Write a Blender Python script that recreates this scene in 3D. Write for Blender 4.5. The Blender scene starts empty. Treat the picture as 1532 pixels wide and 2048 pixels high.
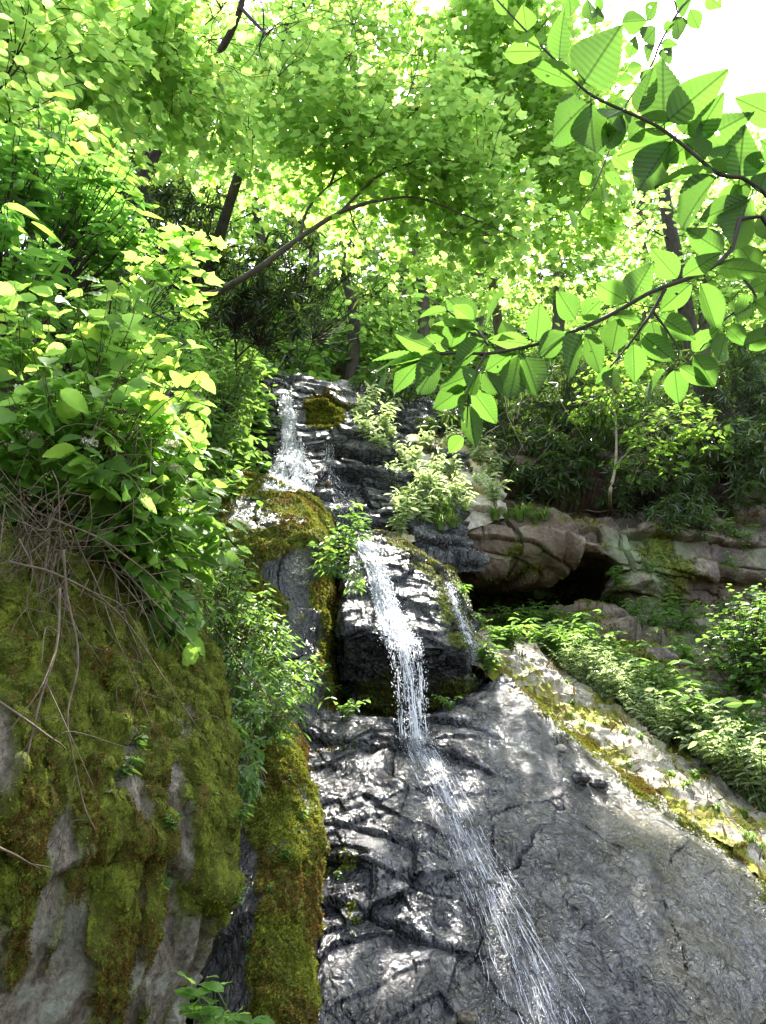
import bpy, math, random
import numpy as np
from mathutils import Matrix, Vector
from mathutils.bvhtree import BVHTree

# ------------------------------------------------------------------ camera, sky, sun, exposure
S = bpy.context.scene
COL = S.collection
R = math.radians
PITCH = R(20.0)
F = 1577.0                                   # focal length in photograph pixels
CAM = np.array([0.0, 0.0, 1.6])
cam = bpy.data.cameras.new("camera")
cam.sensor_fit = 'VERTICAL'
cam.sensor_height = 24.0
cam.lens = 24.0 * F / 2048.0
cam.clip_start = 0.05
cam.clip_end = 3000
camo = bpy.data.objects.new("camera", cam)
COL.objects.link(camo)
camo.location = CAM
camo.rotation_euler = (R(90) + PITCH, 0, 0)
S.camera = camo

SUN_EL, SUN_AZ = R(61), R(16)
w = bpy.data.worlds.new("World")
S.world = w
w.use_nodes = True
nt = w.node_tree
sky = nt.nodes.new("ShaderNodeTexSky")
sky.sky_type = 'NISHITA'
sky.sun_disc = False
sky.sun_elevation = SUN_EL
sky.sun_rotation = SUN_AZ
sky.air_density = 1.0
sky.dust_density = 3.0
hs = nt.nodes.new("ShaderNodeHueSaturation")        # thin white haze over the whole sky
hs.inputs["Saturation"].default_value = 0.6
nt.links.new(sky.outputs[0], hs.inputs["Color"])
nt.links.new(hs.outputs[0], nt.nodes["Background"].inputs[0])
nt.nodes["Background"].inputs[1].default_value = 0.15
sun = bpy.data.lights.new("sun", 'SUN')
sun.energy = 5.0
sun.angle = R(0.5)
sun.color = (1.0, 0.95, 0.86)
suno = bpy.data.objects.new("sun", sun)
COL.objects.link(suno)
sd = Vector((math.sin(SUN_AZ) * math.cos(SUN_EL), math.cos(SUN_AZ) * math.cos(SUN_EL), math.sin(SUN_EL)))
suno.rotation_euler = sd.to_track_quat('Z', 'Y').to_euler()
suno.location = (0, 0, 30)
S.view_settings.view_transform = 'Standard'
S.view_settings.look = 'None'
S.view_settings.gamma = 1.0
S.view_settings.exposure = 2.35
S.render.film_transparent = False
S.cycles.max_bounces = 8
S.cycles.diffuse_bounces = 6
S.cycles.transmission_bounces = 6
S.cycles.glossy_bounces = 2
S.cycles.caustics_reflective = False
S.cycles.caustics_refractive = False
S.cycles.sample_clamp_indirect = 6.0

rng = np.random.default_rng(7)
random.seed(7)
FWD = np.array([0, math.cos(PITCH), math.sin(PITCH)])
UPV = np.array([0, -math.sin(PITCH), math.cos(PITCH)])


def P(u, v, d):
    """The point d metres out (along +Y) seen at photograph pixel (u, v)."""
    u, v, d = np.asarray(u, float), np.asarray(v, float), np.asarray(d, float)
    xc, yc = (u - 766) / F, (1024 - v) / F
    y = FWD[1] + yc * UPV[1]
    z = FWD[2] + yc * UPV[2]
    s = d / y
    return np.stack([xc * s, d + 0 * s, CAM[2] + z * s], -1)


def to_px(p):
    q = np.asarray(p) - CAM
    dep = q @ FWD
    return 766 + F * q[..., 0] / dep, 1024 - F * (q @ UPV) / dep


# ------------------------------------------------------------------ noise
def _hash(ix, iy, iz, seed):
    h = (ix.astype(np.int64) * 374761393 + iy.astype(np.int64) * 668265263 + iz.astype(np.int64) * 2147483647 + seed * 974634777) & 0xFFFFFFFF
    h = ((h ^ (h >> 13)) * 1274126177) & 0xFFFFFFFF
    h = ((h ^ (h >> 16)) * 2246822519) & 0xFFFFFFFF
    return h ^ (h >> 15)


def perlin(p, seed=0):
    i = np.floor(p).astype(np.int64)
    f = p - i
    w_ = f * f * f * (f * (f * 6 - 15) + 10)
    out = 0
    for dx in (0, 1):
        for dy in (0, 1):
            for dz in (0, 1):
                h = _hash(i[..., 0] + dx, i[..., 1] + dy, i[..., 2] + dz, seed)
                g = ((h & 255) / 127.5 - 1) * (f[..., 0] - dx) + (((h >> 8) & 255) / 127.5 - 1) * (f[..., 1] - dy) + (((h >> 16) & 255) / 127.5 - 1) * (f[..., 2] - dz)
                out = out + g * (w_[..., 0] if dx else 1 - w_[..., 0]) * (w_[..., 1] if dy else 1 - w_[..., 1]) * (w_[..., 2] if dz else 1 - w_[..., 2])
    return out


def fbm(p, octs=4, seed=0, gain=0.5, lac=2.03):
    a, o = 1.0, 0
    for k in range(octs):
        o = o + a * perlin(p, seed + k * 17)
        p = p * lac
        a *= gain
    return o


def ridged(p, octs=4, seed=0):
    a, o = 1.0, 0
    for k in range(octs):
        o = o + a * (1 - np.abs(perlin(p, seed + k * 13)) * 2)
        p = p * 2.1
        a *= 0.5
    return o - 1.2


def voronoi(p, seed=0):
    """(edge distance proxy F2-F1, random value of the nearest cell, second random)"""
    i = np.floor(p).astype(np.int64)
    f1 = np.full(p.shape[:-1], 9.0)
    f2 = f1.copy()
    cid = np.zeros(p.shape[:-1])
    cid2 = cid.copy()
    for dx in (-1, 0, 1):
        for dy in (-1, 0, 1):
            for dz in (-1, 0, 1):
                c = i + np.array([dx, dy, dz])
                h = _hash(c[..., 0], c[..., 1], c[..., 2], seed)
                q = np.stack([(h & 1023) / 1023, ((h >> 10) & 1023) / 1023, ((h >> 20) & 1023) / 1023], -1)
                d = np.sqrt((((c + q) - p) ** 2).sum(-1))
                m = d < f1
                f2 = np.where(m, f1, np.minimum(f2, d))
                f1 = np.where(m, d, f1)
                hv = _hash(c[..., 0], c[..., 1], c[..., 2], seed + 5)
                cid = np.where(m, (hv & 4095) / 4095, cid)
                cid2 = np.where(m, ((hv >> 12) & 4095) / 4095, cid2)
    return f2 - f1, cid, cid2


def sstep(a, b, x):
    t = np.clip((x - a) / (b - a), 0, 1)
    return t * t * (3 - 2 * t)


# ------------------------------------------------------------------ mesh and object helpers
def mesh_np(name, V, loops, starts, uv=None, smooth=True, attrs=None):
    me = bpy.data.meshes.new(name)
    V = np.ascontiguousarray(V, dtype=np.float32)
    me.vertices.add(len(V))
    me.vertices.foreach_set("co", V.ravel())
    me.loops.add(len(loops))
    me.loops.foreach_set("vertex_index", np.ascontiguousarray(loops, dtype=np.int32))
    me.polygons.add(len(starts))
    me.polygons.foreach_set("loop_start", np.ascontiguousarray(starts, dtype=np.int32))
    me.polygons.foreach_set("use_smooth", np.full(len(starts), smooth, dtype=bool))
    if uv is not None:
        l = me.uv_layers.new(name="UVMap")
        l.data.foreach_set("uv", np.ascontiguousarray(uv, dtype=np.float32).ravel())
    for k, a in (attrs or {}).items():
        t = me.attributes.new(k, 'FLOAT', 'POINT')
        t.data.foreach_set("value", np.ascontiguousarray(a, dtype=np.float32).ravel())
    me.update(calc_edges=True)
    return me


def tag(o, label=None, cat=None, group=None, kind=None):
    if label:
        o["label"] = label
    if cat:
        o["category"] = cat
    if group:
        o["group"] = group
    if kind:
        o["kind"] = kind
    return o


def root(name, loc, label, cat, group=None, kind=None):
    o = bpy.data.objects.new(name, None)
    o.empty_display_size = 0.1
    COL.objects.link(o)
    o.location = loc
    return tag(o, label, cat, group, kind)


def link(name, me, mat, parent=None, loc=None):
    """One mesh object; the mesh is in world coordinates. loc moves the origin of a top-level object to its base."""
    me.materials.clear()
    me.materials.append(mat)
    o = bpy.data.objects.new(name, me)
    COL.objects.link(o)
    if parent is not None:
        o.parent = parent
        p, t = parent, Vector((0, 0, 0))
        if p.type == 'EMPTY' or p.parent is None:
            o.matrix_parent_inverse = Matrix.Translation(p.location).inverted()
    elif loc is not None:
        me.transform(Matrix.Translation(-Vector(loc)))
        o.location = loc
    return o


def copy_tree(o, loc=None, rz=0.0, sc=1.0, label=None, group=None, parent=None):
    c = o.copy()
    COL.objects.link(c)
    if parent is not None:
        c.parent = parent
        c.matrix_parent_inverse = o.matrix_parent_inverse.copy()
    if loc is not None:
        c.location = loc
        c.rotation_euler = (0, 0, rz)
        c.scale = (sc, sc, sc)
    if label:
        c["label"] = label
    if group:
        c["group"] = group
    for ch in list(o.children):
        copy_tree(ch, parent=c)
    return c


def unit(a):
    return a / np.maximum(np.linalg.norm(a, axis=-1, keepdims=True), 1e-9)


def frames(Y, N):
    Y = unit(Y)
    Z = unit(N - (N * Y).sum(-1, keepdims=True) * Y)
    return np.cross(Y, Z), Y, Z


def place(tmpl, pos, X, Y, Z, sc):
    """Copies of a template (verts, faces[, uv]) at pos with the given axes, as V, loops, starts, uv."""
    tv, tf = tmpl[0], tmpl[1]
    n, k = len(pos), len(tv)
    sc = np.broadcast_to(np.asarray(sc, float), (n,))[:, None, None]
    V = pos[:, None] + sc * (tv[None, :, 0:1] * X[:, None] + tv[None, :, 1:2] * Y[:, None] + tv[None, :, 2:3] * Z[:, None])
    lo = np.concatenate([np.array(f) for f in tf])
    st = np.cumsum([0] + [len(f) for f in tf[:-1]])
    loops = (lo[None] + (np.arange(n) * k)[:, None]).ravel()
    starts = (st[None] + (np.arange(n) * len(lo))[:, None]).ravel()
    uv = None
    if len(tmpl) > 2:
        uv = np.tile(tmpl[2][lo], (n, 1))
    return V.reshape(-1, 3), loops, starts, uv


def join(parts):
    Vs, Ls, Ss, Us, nv, nl = [], [], [], [], 0, 0
    for V, l, s, u in parts:
        Vs.append(V)
        Ls.append(l + nv)
        Ss.append(s + nl)
        Us.append(u)
        nv += len(V)
        nl += len(l)
    uv = np.concatenate(Us) if all(u is not None for u in Us) else None
    return np.concatenate(Vs), np.concatenate(Ls), np.concatenate(Ss), uv


def smooth_line(pts, n):
    """Catmull-Rom through pts, n samples."""
    p = np.asarray(pts, float)
    if len(p) == 2:
        t = np.linspace(0, 1, n)[:, None]
        return p[0] * (1 - t) + p[1] * t
    q = np.concatenate([[2 * p[0] - p[1]], p, [2 * p[-1] - p[-2]]])
    t = np.linspace(0, len(p) - 1 - 1e-6, n)
    i = t.astype(int)
    f = (t - i)[:, None]
    a, b, c, d = q[i], q[i + 1], q[i + 2], q[i + 3]
    return 0.5 * (2 * b + (c - a) * f + (2 * a - 5 * b + 4 * c - d) * f ** 2 + (3 * b - a - 3 * c + d) * f ** 3)


def tube(pts, r0, r1, sides=5, wob=0.0):
    p = np.asarray(pts, float)
    n = len(p)
    t = unit(np.gradient(p, axis=0))
    ref = np.array([0.31, 0.17, 0.93])
    a = np.cross(t, ref)
    bad = np.linalg.norm(a, axis=1) < 0.15
    a[bad] = np.cross(t[bad], np.array([1.0, 0, 0]))
    a = unit(a)
    b = np.cross(t, a)
    r = (np.linspace(r0, r1, n) if np.isscalar(r0) else np.asarray(r0))[:, None, None]
    if wob:
        r = r * (1 + wob * rng.normal(size=(n, 1, 1)))
    ang = np.arange(sides) * 2 * np.pi / sides
    V = p[:, None] + r * (np.cos(ang)[None, :, None] * a[:, None] + np.sin(ang)[None, :, None] * b[:, None])
    i = np.arange(n - 1)[:, None] * sides
    j = np.arange(sides)[None]
    k = (j + 1) % sides
    q = np.stack([i + j, i + k, i + sides + k, i + sides + j], -1).reshape(-1)
    st = np.arange(0, len(q), 4)
    cap = (n - 1) * sides + np.arange(sides)
    q = np.concatenate([q, cap])
    st = np.append(st, len(q) - sides)
    return V.reshape(-1, 3), q, st, None


# ------------------------------------------------------------------ materials
def nodes(name):
    m = bpy.data.materials.new(name)
    m.use_nodes = True
    n = m.node_tree.nodes
    return m, n, m.node_tree.links, n["Principled BSDF"]


def ramp(n, stops, interp='LINEAR'):
    r = n.new("ShaderNodeValToRGB")
    r.color_ramp.interpolation = interp
    e = r.color_ramp.elements
    while len(e) < len(stops):
        e.new(0.5)
    for k, (p, c) in enumerate(stops):
        e[k].position = p
        e[k].color = (*c, 1) if len(c) == 3 else c
    return r


def noise_node(n, l, scale, detail=4, rough=0.55, dist=0.0, vec=None):
    t = n.new("ShaderNodeTexNoise")
    t.inputs["Scale"].default_value = scale
    t.inputs["Detail"].default_value = detail
    t.inputs["Roughness"].default_value = rough
    t.inputs["Distortion"].default_value = dist
    if vec is not None:
        l.new(vec, t.inputs["Vector"])
    return t


def mixc(n, l, fac, a, b):
    m = n.new("ShaderNodeMix")
    m.data_type = 'RGBA'
    for s, v in ((0, fac), (6, a), (7, b)):
        if isinstance(v, (int, float)):
            m.inputs[s].default_value = v
        elif isinstance(v, tuple):
            m.inputs[s].default_value = (*v, 1)
        else:
            l.new(v, m.inputs[s])
    return m.outputs[2]


def attr(n, name):
    a = n.new("ShaderNodeAttribute")
    a.attribute_name = name
    return a.outputs["Fac"]


def stretch(n, l, sx, sy, sz):
    tc = n.new("ShaderNodeTexCoord")
    mp = n.new("ShaderNodeMapping")
    mp.inputs["Scale"].default_value = (sx, sy, sz)
    l.new(tc.outputs["Object"], mp.inputs["Vector"])
    return mp.outputs[0]


def rock_mat(name, c1, c2, c3, rough=(0.25, 0.6), spec=0.6, bump=0.25, scale=6.0, lichen=(0.42, 0.45, 0.38), moss=((0.05, 0.075, 0.008), (0.16, 0.2, 0.015), (0.1, 0.06, 0.012)), st=(1, 1, 1), fine=55.0, iron=None):
    m, n, l, b = nodes(name)
    vec = stretch(n, l, *st)
    n1 = noise_node(n, l, scale, 6, 0.6, 0.6, vec)
    n2 = noise_node(n, l, scale * 5, 6, 0.7, 0.3, vec)
    n3 = noise_node(n, l, fine, 5, 0.7, 0.0, vec)
    r1 = ramp(n, [(0.3, c1), (0.5, c2), (0.72, c3)])
    l.new(n1.outputs[0], r1.inputs[0])
    r2 = ramp(n, [(0.3, (0.45, 0.45, 0.45)), (0.65, (1.15, 1.15, 1.15))])
    l.new(n2.outputs[0], r2.inputs[0])
    mu = n.new("ShaderNodeMix")
    mu.data_type = 'RGBA'
    mu.blend_type = 'MULTIPLY'
    mu.inputs[0].default_value = 0.8
    l.new(r1.outputs[0], mu.inputs[6])
    l.new(r2.outputs[0], mu.inputs[7])
    r3 = ramp(n, [(0.32, (0.62, 0.62, 0.62)), (0.68, (1.3, 1.3, 1.3))])
    l.new(n3.outputs[0], r3.inputs[0])
    tn = n.new("ShaderNodeMath")
    tn.operation = 'ADD'
    tn.inputs[1].default_value = 1.0
    l.new(attr(n, "tone"), tn.inputs[0])
    m2 = n.new("ShaderNodeVectorMath")
    m2.operation = 'MULTIPLY'
    l.new(mu.outputs[2], m2.inputs[0])
    l.new(r3.outputs[0], m2.inputs[1])
    m3 = n.new("ShaderNodeVectorMath")
    m3.operation = 'SCALE'
    l.new(m2.outputs[0], m3.inputs[0])
    l.new(tn.outputs[0], m3.inputs[3])
    col = m3.outputs[0]
    if iron:
        col = mixc(n, l, attr(n, "iron"), col, iron)
    col = mixc(n, l, attr(n, "lichen"), col, lichen)
    n4 = noise_node(n, l, 11, 6, 0.72, 0.2, vec)
    r4 = ramp(n, [(0.34, moss[2]), (0.46, moss[0]), (0.62, moss[1])])
    l.new(n4.outputs[0], r4.inputs[0])
    ma = attr(n, "moss")
    col = mixc(n, l, ma, col, r4.outputs[0])
    l.new(col, b.inputs["Base Color"])
    rr = n.new("ShaderNodeMapRange")
    rr.inputs[1].default_value = 0.3
    rr.inputs[2].default_value = 0.7
    rr.inputs[3].default_value = rough[0]
    rr.inputs[4].default_value = rough[1]
    l.new(n1.outputs[0], rr.inputs[0])
    mr = n.new("ShaderNodeMix")
    l.new(ma, mr.inputs[0])
    l.new(rr.outputs[0], mr.inputs[2])
    mr.inputs[3].default_value = 0.9
    l.new(mr.outputs[0], b.inputs["Roughness"])
    sp = n.new("ShaderNodeMix")
    l.new(ma, sp.inputs[0])
    sp.inputs[2].default_value = spec
    sp.inputs[3].default_value = 0.15
    l.new(sp.outputs[0], b.inputs["Specular IOR Level"])
    b1 = n.new("ShaderNodeBump")
    b1.inputs["Strength"].default_value = bump
    b1.inputs["Distance"].default_value = 0.03
    l.new(n2.outputs[0], b1.inputs["Height"])
    b2 = n.new("ShaderNodeBump")
    b2.inputs["Strength"].default_value = bump * 1.2
    b2.inputs["Distance"].default_value = 0.016
    l.new(n3.outputs[0], b2.inputs["Height"])
    l.new(b1.outputs[0], b2.inputs["Normal"])
    l.new(b2.outputs[0], b.inputs["Normal"])
    if rough[0] < 0.15:                                  # running water over the rock
        b1.inputs["Distance"].default_value = 0.04
        wv = noise_node(n, l, 13.0, 3.5, 0.5, 1.6, stretch(n, l, 1.0, 1.0, 0.6))
        l.new(wv.outputs[0], b2.inputs["Height"])
        b2.inputs["Distance"].default_value = 0.075
        b2.inputs["Strength"].default_value = 1.0
        b.inputs["IOR"].default_value = 1.68
        ws = noise_node(n, l, 2.6, 5, 0.65, 0.8, stretch(n, l, 1.0, 1.0, 0.5))    # how wet it is
        wr = ramp(n, [(0.36, (0.3, 0.3, 0.3)), (0.6, (spec, spec, spec))])
        l.new(ws.outputs[0], wr.inputs[0])
        l.new(wr.outputs[0], sp.inputs[2])
    return m


def leaf_mat(name, refl, trans, tfac=0.5, rough=0.45, spec=0.35, var=0.5, veins=False, yellow=(0.4, 0.5, 0.04)):
    m, n, l, b = nodes(name)
    g = n.new("ShaderNodeNewGeometry")
    ri = g.outputs["Random Per Island"]
    if veins:
        oi = n.new("ShaderNodeObjectInfo")
        ri = oi.outputs["Random"]
    rc = ramp(n, [(0.0, tuple(c * (1 - var) for c in refl)), (0.55, refl), (1.0, tuple(min(1, c * (1 + var * 0.6)) for c in refl))])
    l.new(ri, rc.inputs[0])
    tcol = ramp(n, [(0.0, tuple(c * (1 - var * 0.6) for c in trans)), (0.6, trans), (1.0, tuple(0.55 * a + 0.45 * y for a, y in zip(trans, yellow)))])
    l.new(ri, tcol.inputs[0])
    c1, c2 = rc.outputs[0], tcol.outputs[0]
    if veins:
        uvn = n.new("ShaderNodeUVMap")
        sx = n.new("ShaderNodeSeparateXYZ")
        l.new(uvn.outputs[0], sx.inputs[0])

        def M(op, a, bb=None, cc=None):
            q = n.new("ShaderNodeMath")
            q.operation = op
            for i, v in enumerate((a, bb, cc)):
                if v is None:
                    continue
                if isinstance(v, (int, float)):
                    q.inputs[i].default_value = v
                else:
                    l.new(v, q.inputs[i])
            return q.outputs[0]
        au = M('ABSOLUTE', M('SUBTRACT', sx.outputs[0], 0.5))
        ph = M('MULTIPLY_ADD', au, -7.5, M('MULTIPLY', sx.outputs[1], 11.5))
        fr = M('FRACT', ph)
        side = M('LESS_THAN', M('ABSOLUTE', M('SUBTRACT', fr, 0.5)), 0.10)
        mid = M('LESS_THAN', au, 0.014)
        vein = M('MAXIMUM', M('MULTIPLY', side, 0.2), M('MULTIPLY', mid, 0.8))
        nz = noise_node(n, l, 30, 3)
        c1 = mixc(n, l, vein, c1, tuple(c * 0.6 for c in refl))
        c2 = mixc(n, l, vein, c2, tuple(c * 0.35 for c in trans))
        bp = n.new("ShaderNodeBump")
        bp.inputs["Strength"].default_value = 0.5
        bp.inputs["Distance"].default_value = 0.002
        l.new(M('SINE', M('MULTIPLY', ph, 6.283)), bp.inputs["Height"])
        l.new(bp.outputs[0], b.inputs["Normal"])
    l.new(c1, b.inputs["Base Color"])
    b.inputs["Roughness"].default_value = rough
    b.inputs["Specular IOR Level"].default_value = spec
    t = n.new("ShaderNodeBsdfTranslucent")
    l.new(c2, t.inputs["Color"])
    mx = n.new("ShaderNodeMixShader")
    mx.inputs[0].default_value = tfac
    l.new(b.outputs[0], mx.inputs[1])
    l.new(t.outputs[0], mx.inputs[2])
    l.new(mx.outputs[0], n["Material Output"].inputs[0])
    return m


def plain_mat(name, c1, c2, scale=8, rough=0.8, spec=0.3, bump=0.3, st=(1, 1, 1)):
    m, n, l, b = nodes(name)
    vec = stretch(n, l, *st)
    t = noise_node(n, l, scale, 5, 0.6, 0.3, vec)
    r = ramp(n, [(0.3, c1), (0.7, c2)])
    l.new(t.outputs[0], r.inputs[0])
    l.new(r.outputs[0], b.inputs["Base Color"])
    b.inputs["Roughness"].default_value = rough
    b.inputs["Specular IOR Level"].default_value = spec
    bp = n.new("ShaderNodeBump")
    bp.inputs["Strength"].default_value = bump
    bp.inputs["Distance"].default_value = 0.01
    l.new(t.outputs[0], bp.inputs["Height"])
    l.new(bp.outputs[0], b.inputs["Normal"])
    return m

# ------------------------------------------------------------------ rock
M_WET = rock_mat("wet_dark_rock", (0.008, 0.008, 0.0095), (0.02, 0.0195, 0.023), (0.056, 0.053, 0.055), (0.08, 0.20), 1.0, 0.8, 4.5, lichen=(0.085, 0.075, 0.03), fine=42.0)
M_CLIFF = rock_mat("cliff_rock", (0.05, 0.039, 0.03), (0.145, 0.108, 0.08), (0.29, 0.235, 0.175), (0.5, 0.85), 0.35, 0.6, 2.2, lichen=(0.24, 0.3, 0.17), iron=(0.12, 0.062, 0.045), fine=22.0)
M_FACE = rock_mat("pinkish_rock_face", (0.13, 0.112, 0.078), (0.26, 0.222, 0.16), (0.4, 0.365, 0.27), (0.65, 0.9), 0.25, 0.9, 7.0, lichen=(0.42, 0.43, 0.34), st=(1.2, 1.2, 0.8), iron=(0.16, 0.085, 0.06), fine=70.0,
                  moss=((0.08, 0.1, 0.012), (0.2, 0.24, 0.025), (0.14, 0.1, 0.022)))
M_MOSSY = rock_mat("mossy_wet_rock", (0.012, 0.011, 0.011), (0.03, 0.028, 0.026), (0.07, 0.063, 0.058), (0.14, 0.4), 0.8, 0.7, 6.0,
                   moss=((0.055, 0.075, 0.008), (0.2, 0.23, 0.02), (0.1, 0.07, 0.012)))
M_SOIL = plain_mat("leaf_litter_soil", (0.014, 0.014, 0.007), (0.05, 0.042, 0.02), 5, 0.95, 0.1, 0.6)
M_MOSS = leaf_mat("moss_tufts", (0.205, 0.235, 0.026), (0.25, 0.25, 0.025), 0.3, 0.8, 0.1, 0.75, yellow=(0.4, 0.42, 0.03))
M_MOSSB = leaf_mat("brown_moss_tufts", (0.17, 0.105, 0.028), (0.18, 0.12, 0.02), 0.3, 0.85, 0.08, 0.75, yellow=(0.22, 0.2, 0.03))

SURF_V, SURF_F, SURF_OBJ = [], [], []


def loft(rows, nr, nc, smooth=True):
    C = np.array([[P(*q) for q in r] for r in rows])
    if smooth:
        A = np.stack([smooth_line(C[:, j], nr) for j in range(C.shape[1])], 1)
        return np.stack([smooth_line(A[i], nc) for i in range(nr)], 0)

    def lin(p, n):
        t = np.linspace(0, len(p) - 1 - 1e-6, n)
        i = t.astype(int)
        f = (t - i).reshape(-1, *([1] * (p.ndim - 1)))
        return p[i] * (1 - f) + p[i + 1] * f
    G = lin(lin(C, nr).swapaxes(0, 1), nc).swapaxes(0, 1)
    for _ in range(2):                                   # take the knife edge off
        G[1:-1] = 0.25 * G[:-2] + 0.5 * G[1:-1] + 0.25 * G[2:]
        G[:, 1:-1] = 0.25 * G[:, :-2] + 0.5 * G[:, 1:-1] + 0.25 * G[:, 2:]
    return G


def grid_normals(G):
    n = unit(np.cross(np.gradient(G, axis=1), np.gradient(G, axis=0)))
    if (n * (CAM - G)).sum(-1).mean() < 0:
        n = -n
    return n


def grid_mesh(name, G, attrs=None):
    nr, nc = G.shape[:2]
    i = np.arange(nr - 1)[:, None] * nc + np.arange(nc - 1)[None]
    q = np.stack([i, i + 1, i + nc + 1, i + nc], -1).reshape(-1, 4)
    n = np.cross(G[0, 1] - G[0, 0], G[1, 0] - G[0, 0])
    N = grid_normals(G)
    gm = np.cross(np.gradient(G, axis=1), np.gradient(G, axis=0))
    if (gm * N).sum() < 0:
        q = q[:, ::-1]
    me = mesh_np(name, G.reshape(-1, 3), q.ravel(), np.arange(0, q.size, 4), attrs=attrs)
    me.set_sharp_from_angle(angle=R(32))
    return me


def register(G, name, k=3):
    g = G[::k, ::k]
    nr, nc = g.shape[:2]
    off = len(SURF_V)
    SURF_V.extend(map(tuple, g.reshape(-1, 3)))
    i = (np.arange(nr - 1)[:, None] * nc + np.arange(nc - 1)[None] + off)
    q = np.stack([i, i + 1, i + nc + 1, i + nc], -1).reshape(-1, 4)
    SURF_F.extend(map(tuple, q.tolist()))
    SURF_OBJ.extend([name] * len(q))


TUFT = (np.array([[-.22, 0, 0], [.22, 0, 0], [.05, .25, 1.0], [0, -.22, 0], [0, .22, 0], [-.25, -.05, .85], [.2, -.2, .1], [-.2, .2, .1], [.35, .3, .75]]),
        [(0, 1, 2), (3, 4, 5), (6, 7, 8)])


def tufts(name, G, N, mask, n, size, mat, parent, hang=0.35):
    """Little moss tufts scattered over a rock grid where mask is high."""
    p = np.clip(mask[:-1, :-1], 0, 1).ravel()
    e1 = G[:-1, 1:] - G[:-1, :-1]
    e2 = G[1:, :-1] - G[:-1, :-1]
    area = np.linalg.norm(np.cross(e1, e2), axis=-1).ravel()
    vis = ((CAM - G[:-1, :-1]) * N[:-1, :-1]).sum(-1).ravel() > -0.6
    pr = p * area * vis
    if pr.sum() <= 0:
        return None
    idx = rng.choice(len(pr), n, p=pr / pr.sum())
    a, b = rng.random((2, n, 1))
    pos = G[:-1, :-1].reshape(-1, 3)[idx] + a * e1.reshape(-1, 3)[idx] + b * e2.reshape(-1, 3)[idx]
    nn = N[:-1, :-1].reshape(-1, 3)[idx]
    Z = unit(nn + rng.normal(size=(n, 3)) * 0.45 - np.array([0, 0, hang]))
    X, Y, Z = frames(rng.normal(size=(n, 3)), Z)
    X, Y, Z = X, Y, Z
    V, l, s, _ = place(TUFT, pos - nn * size * 0.15, X, Y, Z, size * rng.uniform(0.5, 1.35, n))
    return link(name, mesh_np(name, V, l, s, smooth=False), mat, parent)


def rock(name, label, cat, rows, nr, nc, disp, masks, mat, smooth=True, kind=None, moss_n=0, moss_size=0.02, reg=True, moss_mats=None, hang=0.35, lump_h=0.035):
    G = loft(rows, nr, nc, smooth)
    TONE[0] = 0
    N = grid_normals(G)
    s, t = np.meshgrid(np.linspace(0, 1, nr), np.linspace(0, 1, nc), indexing='ij')
    G = G + N * disp(G, N, s, t)[..., None]
    N = grid_normals(G)
    at = {"tone": np.zeros((nr, nc)) + TONE[0], "moss": np.zeros((nr, nc)), "lichen": np.zeros((nr, nc)), "iron": np.zeros((nr, nc))}
    at.update(masks(G, N, s, t))
    if "moss" in at and at["moss"].max() > 0:
        lump = 0.5 + 1.1 * fbm(G * np.array([16, 16, 7]), 4, 91)
        G = G + N * (np.clip(at["moss"], 0, 1) * np.clip(lump, 0, 2) * lump_h)[..., None]
        N = grid_normals(G)
    if reg:
        register(G, name)
    lo = G.reshape(-1, 3)
    base = Vector((float(lo[:, 0].mean()), float(lo[:, 1].mean()), float(lo[:, 2].min())))
    me = grid_mesh(name, G, {k: v for k, v in at.items()})
    o = link(name, me, mat, None, base)
    tag(o, label, cat, None, kind)
    if moss_n:
        mm = np.clip(at["moss"], 0, 1) ** 1.5
        bn = sstep(-0.15, 0.35, fbm(G * 2.2, 3, 55))
        if at.get("brown") is not None:
            bn = np.clip(at["brown"], 0, 1)
        mats = moss_mats or (M_MOSS, M_MOSSB)
        tufts("moss", G, N, mm * (1 - bn), moss_n, moss_size, mats[0], o, hang)
        tufts("brown_moss", G, N, mm * bn, int(moss_n * 0.6), moss_size, mats[1], o, hang)
    return o, G, N


def rot(p, a, b):
    ca, sa, cb, sb = math.cos(a), math.sin(a), math.cos(b), math.sin(b)
    x, y, z = p[..., 0], p[..., 1], p[..., 2]
    x, z = ca * x - sa * z, sa * x + ca * z
    y, z = cb * y - sb * z, sb * y + cb * z
    return np.stack([x, y, z], -1)


def blocks(p, sc, seed, amp, crack=0.05, cw=0.06, a=0.2, b=0.5):
    """Broken block relief: each Voronoi cell stands out by its own amount, with a crack between."""
    q = rot(p, a, b) * np.array(sc) + 0.25 * np.stack([perlin(p * 2.3, seed + k) for k in range(3)], -1)
    e, c, c2 = voronoi(q, seed)
    return amp * (c - 0.5) - crack * (1 - sstep(0, cw, e)), e, c


TONE = [0]


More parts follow.
